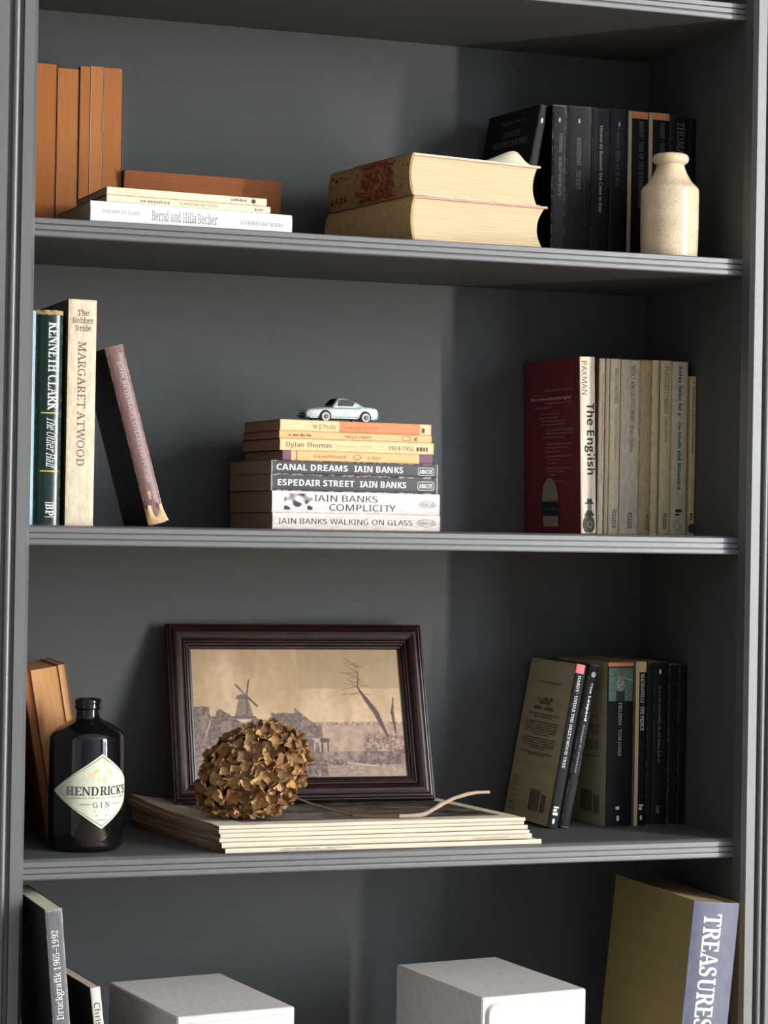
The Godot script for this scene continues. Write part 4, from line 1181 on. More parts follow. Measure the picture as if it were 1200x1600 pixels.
func bottle():
	var o := thing("gin_bottle", "squat near-black glass bottle with a cream diamond label on the third shelf", "bottle")
	o.position = Vector3(0.0862, S3, -0.072)
	var pr := [Vector2(0, 0.002), Vector2(0.030, 0.0), Vector2(0.0365, 0.0008), Vector2(0.0395, 0.0035), Vector2(0.0405, 0.0075), Vector2(0.0402, 0.0100), Vector2(0.0409, 0.0125), Vector2(0.0411, 0.05), Vector2(0.0411, 0.112), Vector2(0.0406, 0.1185), Vector2(0.0408, 0.1215), Vector2(0.0402, 0.1240), Vector2(0.0385, 0.1268), Vector2(0.0345, 0.1310), Vector2(0.0290, 0.1352), Vector2(0.0225, 0.1388), Vector2(0.0172, 0.1412), Vector2(0.0144, 0.1432), Vector2(0.0133, 0.1462), Vector2(0.0131, 0.1525), Vector2(0.0146, 0.1532), Vector2(0.0152, 0.1555), Vector2(0.0143, 0.1578), Vector2(0.0150, 0.1600), Vector2(0.0150, 0.1630), Vector2(0.0138, 0.1645), Vector2(0.0112, 0.1645), Vector2(0.0102, 0.1630), Vector2(0.0100, 0.1450), Vector2(0.0140, 0.1390), Vector2(0.0360, 0.1230), Vector2(0.0370, 0.012), Vector2(0, 0.010)]
	var mb := MB.new()
	mb.lathe(pr, 80)
	var gm := StandardMaterial3D.new()
	gm.albedo_color = col(10, 10, 13); gm.roughness = 0.06; gm.metallic_specular = 0.55
	part("bottle_glass", mb, gm, o)
	var mid := deg_to_rad(13.0)
	var R := 0.0413
	var hw := deg_to_rad(82.0)
	var cy := 0.0668
	var hh := 0.0405
	var g := []
	for r in 9:
		var row := []
		for k in 49:
			var s := k / 24.0 - 1.0
			var a := mid + s * hw
			row.append(Vector3(sin(a) * R, cy + (r / 4.0 - 1.0) * hh * (1.0 - absf(s)), cos(a) * R))
		g.append(row)
	mb = MB.new(); mb.grid(g)
	var n1 := noise(0.03, 950, 4)
	var t := tex_of("label", 192, 128, func(x, y):
		var q: float = n1.get_noise_2d(x * 1.5, y * 1.5)
		var u: float = x / 191.0 * 2 - 1
		var v: float = y / 127.0 * 2 - 1
		var c := Color(0.83 + 0.05 * q, 0.83 + 0.04 * q, 0.74)
		if v > 0.25 and Vector2(u * 1.6, v - 0.6).length() < 0.4: c = c.lerp(Color(0.86, 0.62, 0.34), clampf(q * 1.8, 0, 0.6)); 
		if v > 0.22 and absf(sin(q * 14.0 + u * 6)) < 0.14: c = c.lerp(Color(0.62, 0.64, 0.52), 0.5)
		if absf(v) > 0.91 and absf(v) < 0.94: c = Color(0.40, 0.40, 0.38)
		return c)
	part("label", mb, mat(Color.WHITE, 0.55, t), o, "cream diamond paper label")
	var bend := func(p: Vector3, lift: float) -> Vector3:
		var a: float = mid + p.x / R
		return Vector3(sin(a) * (R + lift + 0.0001), p.y, cos(a) * (R + lift + 0.0001))
	var k1 := mat(col(44, 44, 46), 0.7)
	letters(o, "HENDRICK'S", "serifbold", Vector3(-0.001, cy + 0.0005, 0), Vector3.RIGHT, Vector3.UP, 0.078, 0.0096, k1, bend)
	letters(o, "G I N", "serif", Vector3(0.0, cy - 0.0145, 0), Vector3.RIGHT, Vector3.UP, 0.020, 0.0060, mat(col(80, 80, 78), 0.7), bend)
	letters(o, "DISTILLED AND BOTTLED IN SCOTLAND", "serif", Vector3(0, cy - 0.0068, 0), Vector3.RIGHT, Vector3.UP, 0.068, 0.0014, mat(col(130, 128, 118), 0.7), bend)
	for s in [-1.0, 1.0]:
		mb = MB.new()
		for k in 6:
			var a0: float = mid + s * (0.34 + 0.05 * k)
			var a1: float = a0 + 0.05
			var p := func(a: float, y: float) -> Vector3: return Vector3(sin(a) * (R + 0.0002), y, cos(a) * (R + 0.0002))
			mb.quad(p.call(minf(a0, a1), cy - 0.0142), p.call(maxf(a0, a1), cy - 0.0142), p.call(maxf(a0, a1), cy - 0.0136), p.call(minf(a0, a1), cy - 0.0136))
		part("label_rule", mb, k1, o)
	for k in 3: letters(o, "—", "serif", Vector3(0, cy - 0.021 - 0.005 * k, 0), Vector3.RIGHT, Vector3.UP, 0.018 - 0.004 * k, 0.0012, mat(col(150, 150, 138), 0.7), bend)

func picture():
	# framed print leaning back on the wall, standing on the magazines
	var o := thing("framed_picture", "dark wood framed sepia print of a windmill and cottages leaning on the back panel", "picture")
	var w := 0.3165
	var h := 0.2179
	o.transform = Transform3D(Basis(Vector3.UP, deg_to_rad(-2.73)) * Basis(Vector3.RIGHT, -0.355), Vector3(0.2094, S3 + 0.0315, -0.1825))
	# local: x right, y up, z out of the picture; back at z = 0
	var prof := [Vector2(0, 0), Vector2(0, 0.0085), Vector2(0.0008, 0.0098), Vector2(0.0022, 0.0100), Vector2(0.0028, 0.0088), Vector2(0.0036, 0.0104), Vector2(0.0052, 0.0108), Vector2(0.0058, 0.0092), Vector2(0.0066, 0.0092), Vector2(0.0078, 0.0108), Vector2(0.0105, 0.0116), Vector2(0.0140, 0.0112), Vector2(0.0172, 0.0098), Vector2(0.0192, 0.0082), Vector2(0.0198, 0.0066), Vector2(0.0206, 0.0080), Vector2(0.0224, 0.0078), Vector2(0.0230, 0.0060), Vector2(0.0238, 0.0070), Vector2(0.0256, 0.0066), Vector2(0.0262, 0.0046), Vector2(0.0270, 0.0054), Vector2(0.0292, 0.0048), Vector2(0.0300, 0.0026), Vector2(0.0300, 0.0)]
	var wm := StandardMaterial3D.new()
	wm.albedo_texture = wood_tex(); wm.roughness = 0.30; wm.albedo_color = Color(0.50, 0.44, 0.44); wm.uv1_scale = Vector3(5, 1, 1)
	for s in 4:
		var L: float = w if s % 2 == 0 else h
		var mb := MB.new()
		for i in prof.size() - 1:
			var p: Vector2 = prof[i]
			var q: Vector2 = prof[i + 1]
			mb.quad(Vector3(p.x, p.x, p.y), Vector3(L - p.x, p.x, p.y), Vector3(L - q.x, q.x, q.y), Vector3(q.x, q.x, q.y), Vector2(p.x, i / 24.0), Vector2(L - p.x, i / 24.0), Vector2(L - q.x, (i + 1) / 24.0), Vector2(q.x, (i + 1) / 24.0))
		mb.quad(Vector3(0, 0, 0), Vector3(0.03, 0.03, 0), Vector3(L - 0.03, 0.03, 0), Vector3(L, 0, 0))
		var r := part("frame_rail", mb, wm, o)
		r.transform = [Transform3D(), Transform3D(Basis(Vector3.BACK, PI / 2), Vector3(w, 0, 0)), Transform3D(Basis(Vector3.BACK, PI), Vector3(w, h, 0)), Transform3D(Basis(Vector3.BACK, -PI / 2), Vector3(0, h, 0))][s]
	var mb := MB.new()
	mb.quad(Vector3(0.029, 0.029, 0.0024), Vector3(w - 0.029, 0.029, 0.0024), Vector3(w - 0.029, h - 0.029, 0.0024), Vector3(0.029, h - 0.029, 0.0024), Vector2(0, 1), Vector2(1, 1), Vector2(1, 0), Vector2(0, 0))
	mb.box(Vector3(0.02, 0.02, -0.001), Vector3(w - 0.02, h - 0.02, 0.0015))
	part("print", mb, mat(Color.WHITE, 0.6, paint_print()), o)

func paint_print() -> Texture2D:
	# sepia landscape: stained sky, windmill and cottages at the left, a bare leaning tree and water at the right
	var W2 := 420
	var H2 := 260
	var n1 := noise(0.008, 960, 4)
	var n2 := noise(0.05, 961, 4)
	var im := Image.create(W2, H2, false, Image.FORMAT_RGB8)
	var hor := 0.60
	for y in H2:
		for x in W2:
			var u := float(x) / W2
			var v := float(y) / H2
			var a := n1.get_noise_2d(x * 1.6, y * 0.7)
			var f := n2.get_noise_2d(x, y)
			var f2 := n2.get_noise_2d(x * 2.2 + 400, y * 2.2)
			var c := Color(0.66, 0.55, 0.41).lerp(Color(0.78, 0.66, 0.53), clampf(v * 1.5 + a * 0.9, 0, 1))
			if u > 0.5 and v < 0.31: c = c.lerp(Color(0.56, 0.48, 0.36), 0.45 + 0.2 * a)
			c = c * (1.0 + 0.05 * f)
			if v > hor:
				var g := Color(0.60, 0.50, 0.44).lerp(Color(0.42, 0.35, 0.33), clampf(0.45 + f * 1.3 + a * 0.5, 0, 1))
				if u > 0.60 and v < 0.80: g = Color(0.70, 0.59, 0.50).lerp(Color(0.58, 0.48, 0.43), clampf(0.3 + f * 0.8, 0, 1))
				if u < 0.55: g = g.lerp(Color(0.33, 0.29, 0.29), clampf(0.40 + f2 * 1.1 - (v - hor) * 0.8, 0, 0.8))
				if u > 0.79 + 0.03 * f and v > 0.645 + 0.09 * f2 + 0.10 * maxf(0.0, 0.86 - u) and v < 0.93 + 0.03 * f2: g = g.lerp(Color(0.36, 0.27, 0.26), clampf(0.35 + f2 * 0.9 + f * 0.5, 0, 0.8))
				if u > 0.52 and u < 0.80 and v > 0.86 and v < 0.99: g = g.lerp(Color(0.30, 0.25, 0.26), clampf(0.4 + f2 * 1.6 - absf(u - 0.66) * 3, 0, 0.9))
				if v > 0.90 and u > 0.62 + f * 0.1: g = g.lerp(Color(0.72, 0.62, 0.52), 0.5)
				c = g
			elif v > hor - 0.03 and u > 0.55: c = c.lerp(Color(0.46, 0.37, 0.35), clampf(0.5 + f2, 0, 0.8))
			# cottages, barn, thatched house, windmill
			if v <= 0.72 and u < 0.62:
				var pu := u + 0.006 * f2
				var pv := v + 0.012 * f2
				var top := 2.0
				var wall := false
				if pu < 0.075: top = 0.445 + 0.3 * maxf(0.0, pu - 0.045)
				elif pu < 0.105: top = 0.52
				elif pu < 0.19: top = 0.465 + 0.9 * absf(pu - 0.125) * 1.1
				elif pu < 0.365: top = 0.555 + 0.02 * sin(pu * 60.0)
				elif pu < 0.475: top = 0.50 - 0.25 * maxf(0.0, 0.385 - pu)
				elif pu < 0.60: top = 0.455 + 1.15 * pow(absf(pu - 0.475), 0.92)
				wall = (pu > 0.03 and pu < 0.06 and pv > 0.52) or (pu > 0.125 and pu < 0.175 and pv > 0.555) or (pu > 0.40 and pu < 0.455 and pv > 0.585) or (pu > 0.505 and pu < 0.545 and pv > 0.55 and pv < 0.60)
				if pv > top and v < hor + 0.05:
					c = Color(0.37, 0.32, 0.30).lerp(Color(0.52, 0.44, 0.39), clampf(0.35 + f2 * 1.4 + f * 0.5, 0, 1))
					if wall: c = c.lerp(Color(0.60, 0.52, 0.45), 0.55)
				var half := 0.024 + 0.020 * clampf((v - 0.40) / 0.12, 0, 1)
				if v > 0.375 and v < 0.545 and absf(u - 0.237) < half: c = Color(0.44, 0.37, 0.32).lerp(Color(0.54, 0.46, 0.39), clampf(0.5 + f2 * 1.5, 0, 1))
				if Vector2((u - 0.232) / 0.030, (v - 0.385) / 0.032).length() < 1.0 and v < 0.39: c = Color(0.42, 0.35, 0.30)
				if v > 0.52 and v < 0.535 and absf(u - 0.237) < 0.055: c = Color(0.38, 0.32, 0.29)
			im.set_pixel(x, y, Color(clampf(c.r, 0, 1), clampf(c.g, 0, 1), clampf(c.b, 0, 1)))
	var line := func(x0: float, y0: float, x1: float, y1: float, w0: float, w1: float, c: Color):
		var n := int(Vector2((x1 - x0) * W2, (y1 - y0) * H2).length() * 2) + 2
		for i in n:
			var t := i / float(n - 1)
			var w := lerpf(w0, w1, t)
			var px := lerpf(x0, x1, t) * W2
			var py := lerpf(y0, y1, t) * H2
			for dy in range(-int(w) - 1, int(w) + 2):
				for dx in range(-int(w) - 1, int(w) + 2):
					if Vector2(dx, dy).length() <= w:
						var qx := int(px) + dx
						var qy := int(py) + dy
						if qx >= 0 and qy >= 0 and qx < W2 and qy < H2: im.set_pixel(qx, qy, im.get_pixel(qx, qy).lerp(c, 0.7))
	var sep := Color(0.38, 0.31, 0.27)
	line.call(0.254, 0.37, 0.268, 0.245, 1.5, 1.7, sep); line.call(0.254, 0.37, 0.204, 0.28, 1.2, 1.6, sep); line.call(0.254, 0.37, 0.300, 0.445, 1.4, 2.0, sep); line.call(0.254, 0.37, 0.252, 0.51, 1.2, 1.2, sep)
	# leaning bare tree, second stump, pale branch in the left foreground
	var tr := Color(0.34, 0.25, 0.23)
	line.call(0.915, 0.69, 0.866, 0.50, 2.2, 5.0, tr); line.call(0.866, 0.50, 0.815, 0.38, 5.0, 3.4, tr); line.call(0.815, 0.38, 0.787, 0.305, 3.0, 1.6, tr); line.call(0.787, 0.305, 0.793, 0.20, 1.5, 0.9, tr); line.call(0.793, 0.20, 0.778, 0.11, 0.9, 0.5, tr)
	rng.seed = 961
	for q in 26:
		var a := Vector2(0.79 + rng.randf_range(-0.01, 0.02), rng.randf_range(0.12, 0.36))
		var e := a + Vector2(rng.randf_range(-0.09, 0.05), rng.randf_range(-0.07, 0.03))
		line.call(a.x, a.y, e.x, e.y, 0.7, 0.3, tr.lerp(Color(0.55, 0.46, 0.37), 0.35))
	line.call(0.955, 0.66, 0.945, 0.50, 1.8, 3.2, tr); line.call(0.945, 0.50, 0.955, 0.38, 3.0, 0.8, tr)
	var pb := Color(0.68, 0.62, 0.54)
	line.call(0.053, 0.68, 0.094, 0.49, 1.3, 0.8, pb); line.call(0.03, 0.60, 0.0, 0.63, 0.9, 0.9, pb); line.call(0.075, 0.57, 0.058, 0.49, 0.8, 0.4, pb)
	# grazing cattle, fallen log
	for q in [[0.574, 0.715, Color(0.70, 0.62, 0.55)], [0.612, 0.715, Color(0.33, 0.26, 0.25)], [0.54, 0.72, Color(0.42, 0.34, 0.32)]]:
		line.call(q[0] - 0.014, q[1], q[0] + 0.014, q[1], 4.5, 3.6, q[2]); line.call(q[0] - 0.012, q[1], q[0] - 0.015, q[1] + 0.085, 1.2, 1.0, q[2]); line.call(q[0] + 0.012, q[1], q[0] + 0.013, q[1] + 0.085, 1.2, 1.0, q[2])
	line.call(0.71, 0.885, 0.85, 0.915, 1.4, 1.8, Color(0.70, 0.62, 0.52))
	return ImageTexture.create_from_image(im)

func magazines():
	# six old newspaper supplements, folded edge to the front
	var g := "old magazines piled under the framed picture"
	var th := [0.0056, 0.0060, 0.0044, 0.0052, 0.0042, 0.0044]
	var lb := ["bottom magazine of the pile, sticking out furthest at both ends, small print on its fold", "second magazine from the bottom of the pile under the framed picture", "third magazine from the bottom of the pile, thin", "fourth magazine from the bottom of the pile under the framed picture", "second magazine from the top of the pile, under the picture cover", "top magazine of the pile with a dark picture cover and pale border"]
	var y := S3
	var n1 := noise(0.02, 970, 4)
	for k in 6:
		rng.seed = 30 + k
		var o := thing("magazine", lb[k], "magazine", g)
		var wdt: float = [0.372, 0.366, 0.364, 0.362, 0.360, 0.360][k]
		var dep := 0.242
		o.transform = Transform3D(Basis(Vector3.UP, deg_to_rad([0.5, 1.0, 0.3, 0.8, 1.2, 0.6][k])), Vector3([0.2262, 0.2225, 0.2200, 0.2210, 0.2190, 0.2195][k], y, [-0.001, -0.003, -0.004, -0.004, -0.003, -0.004][k]))
		# a folded sheaf: lower and upper sheets with ragged open edge at the left; back-left corner curls up
		var t: float = th[k]
		var lift := func(u: float, w: float) -> float:
			var c := 0.008 * pow(clampf(1.0 - u * 5.0, 0, 1), 2.0) * pow(clampf((w - 0.45) / 0.55, 0, 1), 1.6) * (k + 1) / 6.0
			return c + 0.0
		for part_no in 2:
			var mb := MB.new()
			var top := []
			var bot := []
			for i in 13:
				var r1 := []
				var r2 := []
				for j in 25:
					var u := j / 24.0
					var w := i / 12.0
					var inset := 0.0006 if part_no == 1 else 0.0
					var x := lerpf(inset, wdt - inset, u)
					if j == 0: x += rng.randf_range(0, 0.0012)
					x -= 0.185 * dep * w
					var z := -lerpf(inset, dep, w)
					var bow := t * 0.30 * exp(-w * 14.0)
					var hi := t - 0.0002 if part_no == 0 else t * 0.8
					var lo := 0.0 if part_no == 0 else t * 0.2
					var l: float = lift.call(u, w)
					r1.append(Vector3(x, hi + l - (bow if i == 0 else 0.0), z)); r2.append(Vector3(x, lo + l * 0.9 + (bow if i == 0 else 0.0), z))
				top.append(r1); bot.append(r2)
			if part_no == 0:
				mb.grid(top)
				var m := MB.new()
				var bb := []
				for r in bot:
					var q: Array = r.duplicate(); q.reverse(); bb.append(q)
				mb.grid(bb)
				# folded front
				var fold := []
				for q in 7:
					var row := []
					var a := PI * q / 6.0
					for j in 25: row.append(Vector3(lerpf(0, wdt, j / 24.0), t * 0.5 - (t * 0.5 - 0.0001) * cos(a), 0.0 + 0.0010 * sin(a) - 0.0001))
					fold.append(row)
				mb.grid(fold)
				var cm: Material = mat(col(228, 216, 196), 0.75, paper_tex())
				part("cover", mb, cm, o)
				if k == 5:
					var pm := MB.new()
					var gg := []
					for i in 13:
						var row := []
						for j in 25:
							var u := lerpf(0.10, 0.955, j / 24.0)
							var w := lerpf(0.10, 0.97, i / 12.0)
							row.append(Vector3(wdt * u - 0.185 * dep * w, t + lift.call(u, w), -dep * w))
						gg.append(row)
					pm.grid(gg)
					var ct := tex_of("cover_picture", 256, 160, func(px, py):
						var q: float = n1.get_noise_2d(px * 1.0, py * 1.8)
						var q2: float = n1.get_noise_2d(px * 0.8 + 300, py * 2.6)
						var c := Color(0.18, 0.15, 0.17).lerp(Color(0.40, 0.36, 0.33), clampf(0.35 + q * 1.6, 0, 1))
						if q2 > 0.12: c = c.lerp(Color(0.44, 0.40, 0.26), 0.7)
						if px < 110: c = c.lerp(Color(0.46, 0.47, 0.47), clampf(0.9 - px / 150.0 + q, 0, 0.9))
						if q2 < -0.32: c = c.lerp(Color(0.60, 0.60, 0.58), 0.6)
						return c)
					part("cover_picture", pm, mat(Color.WHITE, 0.45, ct), o, "dark printed cover picture")
			else:
				var side := []
				for q in 2:
					var row := []
					for i in 13: row.append((bot if q == 0 else top)[12 - i][0])
					side.append(row)
				mb.grid(side)
				var side2 := []
				for q in 2:
					var row := []
					for i in 13: row.append((bot if q == 0 else top)[i][24])
					side2.append(row)
				mb.grid(side2)
				var bk := []
				for q in 2:
					var row := []
					for j in 25: row.append((bot if q == 0 else top)[12][24 - j])
					bk.append(row)
				mb.grid(bk)
				var pgm := StandardMaterial3D.new()
				pgm.albedo_color = col(196, 160, 128); pgm.albedo_texture = mag_edge(); pgm.roughness = 0.9
				part("page_edges", mb, pgm, o)
		var mk := MB.new()
		if k == 0:
			marks(mk, Vector3(0.085, t * 0.62, 0.0009), Vector3.RIGHT, Vector3.UP, 0.045, 0.0016, 41); marks(mk, Vector3(0.095, t * 0.28, 0.0008), Vector3.RIGHT, Vector3.UP, 0.065, 0.0014, 42); marks(mk, Vector3(0.13, t * 0.62, 0.0009), Vector3.RIGHT, Vector3.UP, 0.03, 0.0014, 43)
			part("small_print", mk, mat(col(150, 140, 132), 0.8), o)
		elif k == 1:
			marks(mk, Vector3(0.315, t * 0.45, 0.0009), Vector3.RIGHT, Vector3.UP, 0.045, 0.0014, 44)
			part("small_print", mk, mat(col(180, 150, 140), 0.8), o)
		y += t + 0.0001
	mats["_mag_top"] = y

func mag_edge() -> Texture2D:
	var n := noise(0.03, 980, 3)
	return tex_of("mag_edge", 128, 32, func(x, y):
		var g: float = 0.75 + 0.3 * n.get_noise_2d(x * 0.6, y * 9.0)
		return Color(g, g * 0.97, g * 0.93))

func hydrangea():
	var o := thing("dried_hydrangea", "dried brown hydrangea head on a crooked stem lying on the magazines", "dried flower")
	var top: float = mats["_mag_top"]
	var c := Vector3(0.2705, top + 0.0490, -0.057)
	o.position = c
	# axes of the head: long axis up to the right
	var ax := Basis(Vector3(0.76, 0.60, 0.25).normalized(), Vector3(-0.62, 0.76, 0.1).normalized(), Vector3(-0.1, -0.2, 0.97).normalized()).orthonormalized()
	var rad := Vector3(0.0615, 0.0460, 0.0440)
	rng.seed = 4242
	var cols := [col(190, 150, 98), col(172, 130, 80), col(146, 106, 64), col(206, 168, 116), col(122, 88, 54)]
	var pm := []
	for q in cols:
		var m := mat(q, 0.7, paper_tex())
		m.backlight_enabled = true; m.backlight = Color(0.35, 0.24, 0.12)
		m.cull_mode = BaseMaterial3D.CULL_DISABLED
		pm.append(m)
	# five petal shapes, each a cupped, rippled sheet
	var shapes := []
	for s in 5:
		var mb := MB.new()
		var g := []
		for i in 5:
			var row := []
			for j in 5:
				var v := i / 4.0
				var u := j / 2.0 - 1.0
				var w := 0.0074 * pow(sin(PI * (0.07 + 0.80 * pow(v, 0.85))), 0.62)
				var z := 0.0042 * v * v + 0.0030 * u * u * v + 0.0010 * sin(u * 3.0 + s * 2.1) * v - (0.0026 * pow(v, 6.0) if s % 2 == 0 else -0.002 * pow(v, 4.0))
				row.append(Vector3(u * w, v * 0.0128 + 0.0004 - 0.0042 * u * u * v * v, z))
			g.append(row)
		mb.grid(g)
		shapes.append(mb.mesh())
	var N := 200
	var rest := []
	var count := 0
	var spots := []
	for k in N:
		var yy := 1.0 - 2.0 * (k + 0.5) / N
		var ph := k * 2.39996
		var d := Vector3(sqrt(1 - yy * yy) * cos(ph), yy, sqrt(1 - yy * yy) * sin(ph))
		spots.append(d)
	var eye := Vector3(-0.25, 0.12, 0.96).normalized()
	spots.sort_custom(func(a, b): return (ax * a).dot(eye) > (ax * b).dot(eye))
	for d in spots:
		var jit := rng.randf_range(0.86, 1.04)
		var p: Vector3 = ax * (d * rad * jit)
		p.y = maxf(p.y, -0.048)
		var n: Vector3 = (ax * (d / rad)).normalized()
		n = (n + Vector3(rng.randf_range(-0.3, 0.3), rng.randf_range(-0.3, 0.3), rng.randf_range(-0.3, 0.3))).normalized()
		var t := n.cross(Vector3.UP if absf(n.y) < 0.9 else Vector3.RIGHT).normalized()
		var bt := n.cross(t).normalized()
		var spin := rng.randf() * TAU
		var mi := rng.randi() % 5
		var sc := rng.randf_range(0.70, 1.02)
		for q in 4:
			var a := spin + q * PI / 2 + rng.randf_range(-0.2, 0.2)
			var yv := (t * cos(a) + bt * sin(a)).normalized()
			var tilt := rng.randf_range(-0.15, 0.5)
			var yd := (yv * cos(tilt) + n * sin(tilt)).normalized()
			var zd := (n * cos(tilt) - yv * sin(tilt)).normalized()
			var xd := yd.cross(zd)
			var tf := Transform3D(Basis(xd * sc, yd * sc, zd * sc), p)
			var reach := (maxf(0.0, -yd.y) * 0.0132 + absf(xd.y) * 0.0074 + absf(zd.y) * 0.0085) * sc
			tf.origin.y = maxf(tf.origin.y, -0.0485 + reach)
			if count < 296:
				var pe := part("petal", shapes[rng.randi() % 5], pm[(mi + (rng.randi() % 2)) % 5], o)
				pe.transform = tf
				count += 1
			else: rest.append(tf)
	var all := SurfaceTool.new()
	for k in rest.size(): all.append_from(shapes[k % 5], 0, rest[k])
	var stuff := part("petals_behind", all.commit(), pm[2], o)
	stuff.set_meta("kind", "stuff")
	# core so that light does not pass straight through
	var core := MB.new()
	var pr := []
	for k in 13: pr.append(Vector2(0.72 * sin(PI * k / 12.0), -0.72 * cos(PI * k / 12.0)))
	core.lathe(pr, 24)
	var co := part("flower_core", core, mat(col(96, 68, 40), 0.9), o)
	co.transform = Transform3D(Basis(ax.x * rad.x, ax.y * rad.y, ax.z * rad.z), Vector3.ZERO)
	# stem: thin dark stalk, then a thicker pale woody piece that rises at the end
	var st := MB.new()
	var P := func(x: float, y: float, z: float) -> Vector3: return Vector3(x, y, z) - c
	st.tube([P.call(0.2950, top + 0.034, -0.055), P.call(0.3100, top + 0.0260, -0.051), P.call(0.3380, top + 0.0155, -0.046), P.call(0.3640, top + 0.0080, -0.042), P.call(0.3830, top + 0.0030, -0.034)], [0.0014, 0.0013, 0.0012, 0.0013, 0.0016], 8)
	part("stalk", st, mat(col(74, 56, 44), 0.8), o)
	st = MB.new()
	st.tube([P.call(0.3810, top + 0.0034, -0.034), P.call(0.3860, top + 0.0032, -0.033), P.call(0.4080, top + 0.0022, -0.028), P.call(0.4340, top + 0.0020, -0.024)], [0.0022, 0.0017, 0.0015, 0.0019], 8)
	part("stalk", st, mat(col(86, 66, 50), 0.8), o)
	st = MB.new()
	st.tube([P.call(0.4330, top + 0.0027, -0.024), P.call(0.4450, top + 0.0027, -0.023), P.call(0.4580, top + 0.0030, -0.024), P.call(0.4660, top + 0.0048, -0.025), P.call(0.4760, top + 0.0092, -0.028), P.call(0.4850, top + 0.0136, -0.030), P.call(0.4880, top + 0.0147, -0.031), P.call(0.5020, top + 0.0200, -0.034), P.call(0.5200, top + 0.0242, -0.037), P.call(0.5330, top + 0.0256, -0.039), P.call(0.5480, top + 0.0252, -0.041)], [0.0024, 0.0022, 0.0028, 0.0024, 0.0023, 0.0029, 0.0024, 0.0021, 0.0023, 0.0019, 0.0018], 10)
	part("woody_stem", st, mat(col(182, 162, 144), 0.75, paper_tex()), o, "pale knobbly woody stem")

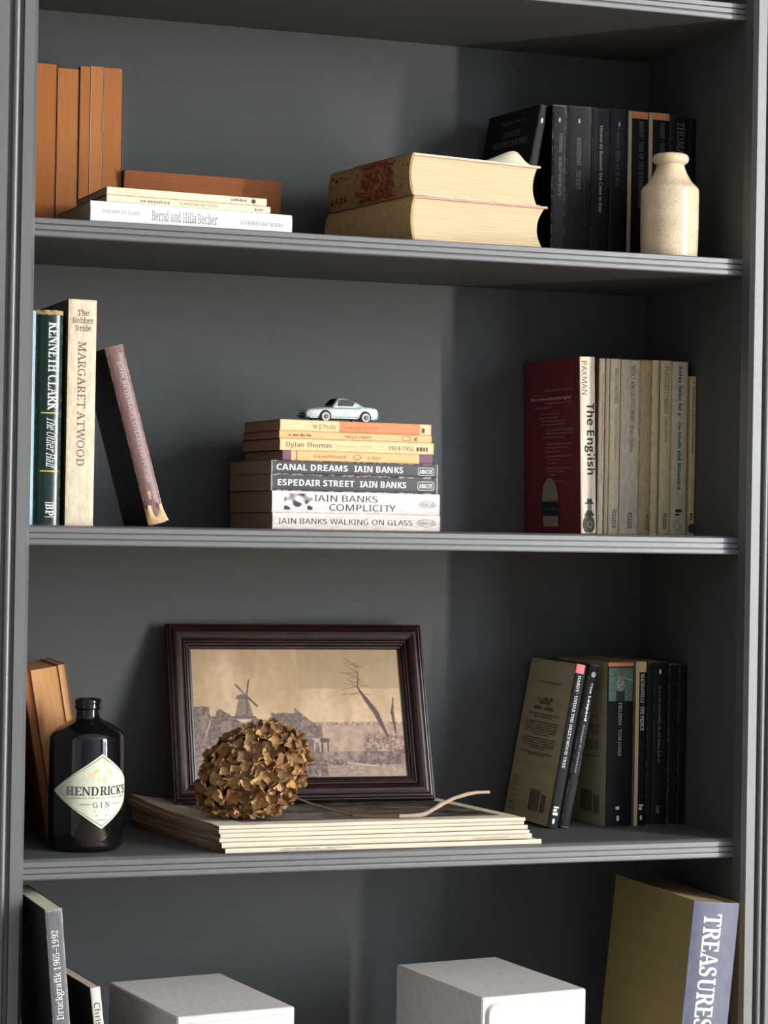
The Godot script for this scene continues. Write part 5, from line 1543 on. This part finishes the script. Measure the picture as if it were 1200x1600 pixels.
func deck():
	var b: Node3D
	# tall dark catalogue at the left, leaning
	b = book("tall charcoal softback catalogue leaning at the left of the bottom deck", 0.0176, 0.3160, 0.16, {"cover": mat(col(20, 20, 26), 0.5), "spine": mat(Color.WHITE, 0.5, spine_tex("char", col(98, 96, 100), col(200, 198, 196), 991, 0.5, 0, 40)), "pages": mat(col(232, 222, 200), 0.9, pages_tex())})
	stand(b, 0.0430, DK, 0.085, 3.1, 5.1)
	letters(b, "Druckgrafik 1965–1992", "serif", Vector3(0.0090, 0.3160 - 0.068, 0), Vector3.UP, Vector3.LEFT, 0.092, 0.0095, white_ink(), surf_of(b))
	letters(b, "Baselitz", "serif", Vector3(0.0090, 0.3160 - 0.150, 0), Vector3.UP, Vector3.LEFT, 0.040, 0.0090, white_ink(), surf_of(b))
	b = book("smaller white-spined softback with a dark picture cover beside the tall catalogue", 0.0104, 0.2340, 0.15, {"cover": mat(Color.WHITE, 0.5, tex_of("dark_cover", 96, 96, func(x, y):
		var q := sin(x * 0.21 + sin(y * 0.3) * 2.0) * cos(y * 0.17)
		return Color(0.14, 0.10, 0.09).lerp(Color(0.30, 0.22, 0.18), clampf(q, 0, 1)))), "spine": mat(col(214, 210, 206), 0.5, paper_tex()), "pages": mat(col(232, 220, 198), 0.9, pages_tex()), "unit": true})
	stand(b, 0.0925, DK, 0.080, 7.0, 7.1)
	letters(b, "Christo", "sans", Vector3(0.0052, 0.2340 - 0.033, 0), Vector3.DOWN, Vector3.RIGHT, 0.034, 0.0068, ink(), surf_of(b))
	# two white cabinets
	var lm := StandardMaterial3D.new()
	lm.albedo_color = col(214, 210, 204); lm.albedo_texture = cloth_tex(); lm.roughness = 0.6; lm.uv1_scale = Vector3(22, 22, 22)
	for k in 2:
		var o := thing("speaker", ["white box-shaped speaker at the left of the deck, beside the leaning catalogue", "white box-shaped speaker on the deck, left of the thick dark-spined book"][k], "speaker", "white speakers on the bottom deck")
		var w := 0.133
		var h: float = [0.2077, 0.2031][k]
		var d: float = [0.195, 0.202][k]
		o.transform = Transform3D(Basis(Vector3.UP, deg_to_rad([9.3, 8.6][k])), Vector3([0.1447, 0.4915][k], DK, [0.1297, 0.0934][k]))
		var mb := MB.new(); mb.box(Vector3(0, 0, -d), Vector3(w, h, 0), 0.0016); part("cabinet", mb, lm, o)
		# front with rounded corners
		mb = MB.new()
		var pl := PackedVector2Array()
		var r := 0.010
		for q in 4:
			var cx: float = [w - 0.006 - r, 0.006 + r, 0.006 + r, w - 0.006 - r][q]
			var cyy: float = [h - 0.006 - r, h - 0.006 - r, 0.006 + r, 0.006 + r][q]
			for i in 7: pl.append(Vector2(cx + r * cos(PI / 2 * q + PI / 2 * i / 6.0), cyy + r * sin(PI / 2 * q + PI / 2 * i / 6.0)))
		var ctr := Vector3(w / 2, h / 2, 0.0045)
		for i in pl.size():
			var p := pl[i]
			var q := pl[(i + 1) % pl.size()]
			var pi_ := Vector2(lerpf(p.x, w / 2, 0.02), lerpf(p.y, h / 2, 0.02))
			var qi := Vector2(lerpf(q.x, w / 2, 0.02), lerpf(q.y, h / 2, 0.02))
			mb.quad(Vector3(p.x, p.y, 0), Vector3(q.x, q.y, 0), Vector3(qi.x, qi.y, 0.0045), Vector3(pi_.x, pi_.y, 0.0045))
			mb.tri(ctr, Vector3(pi_.x, pi_.y, 0.0045), Vector3(qi.x, qi.y, 0.0045))
		part("front_panel", mb, mat(col(240, 238, 234), 0.55, paper_tex()), o, "smooth white rounded front panel")
	# thick hardback at the right
	b = book("thick hardback with olive cover and slate blue spine at the right of the deck", 0.0590, 0.2860, 0.205, {"hard": true, "bulge": 0.003, "cover": mat(col(148, 132, 80), 0.6, paper_tex()), "spine": mat(Color.WHITE, 0.5, spine_tex("slate", col(92, 94, 112), col(150, 150, 160), 995, 0.15, 0, 30)), "pages": mat(col(170, 150, 110), 0.9, pages_tex())})
	stand(b, 0.7430, DK, 0.045, 2.0, -5.5)
	down(b, "TREASURES", "serifbold", 0.42, 0.048, 0.505, 0.38, white_ink())
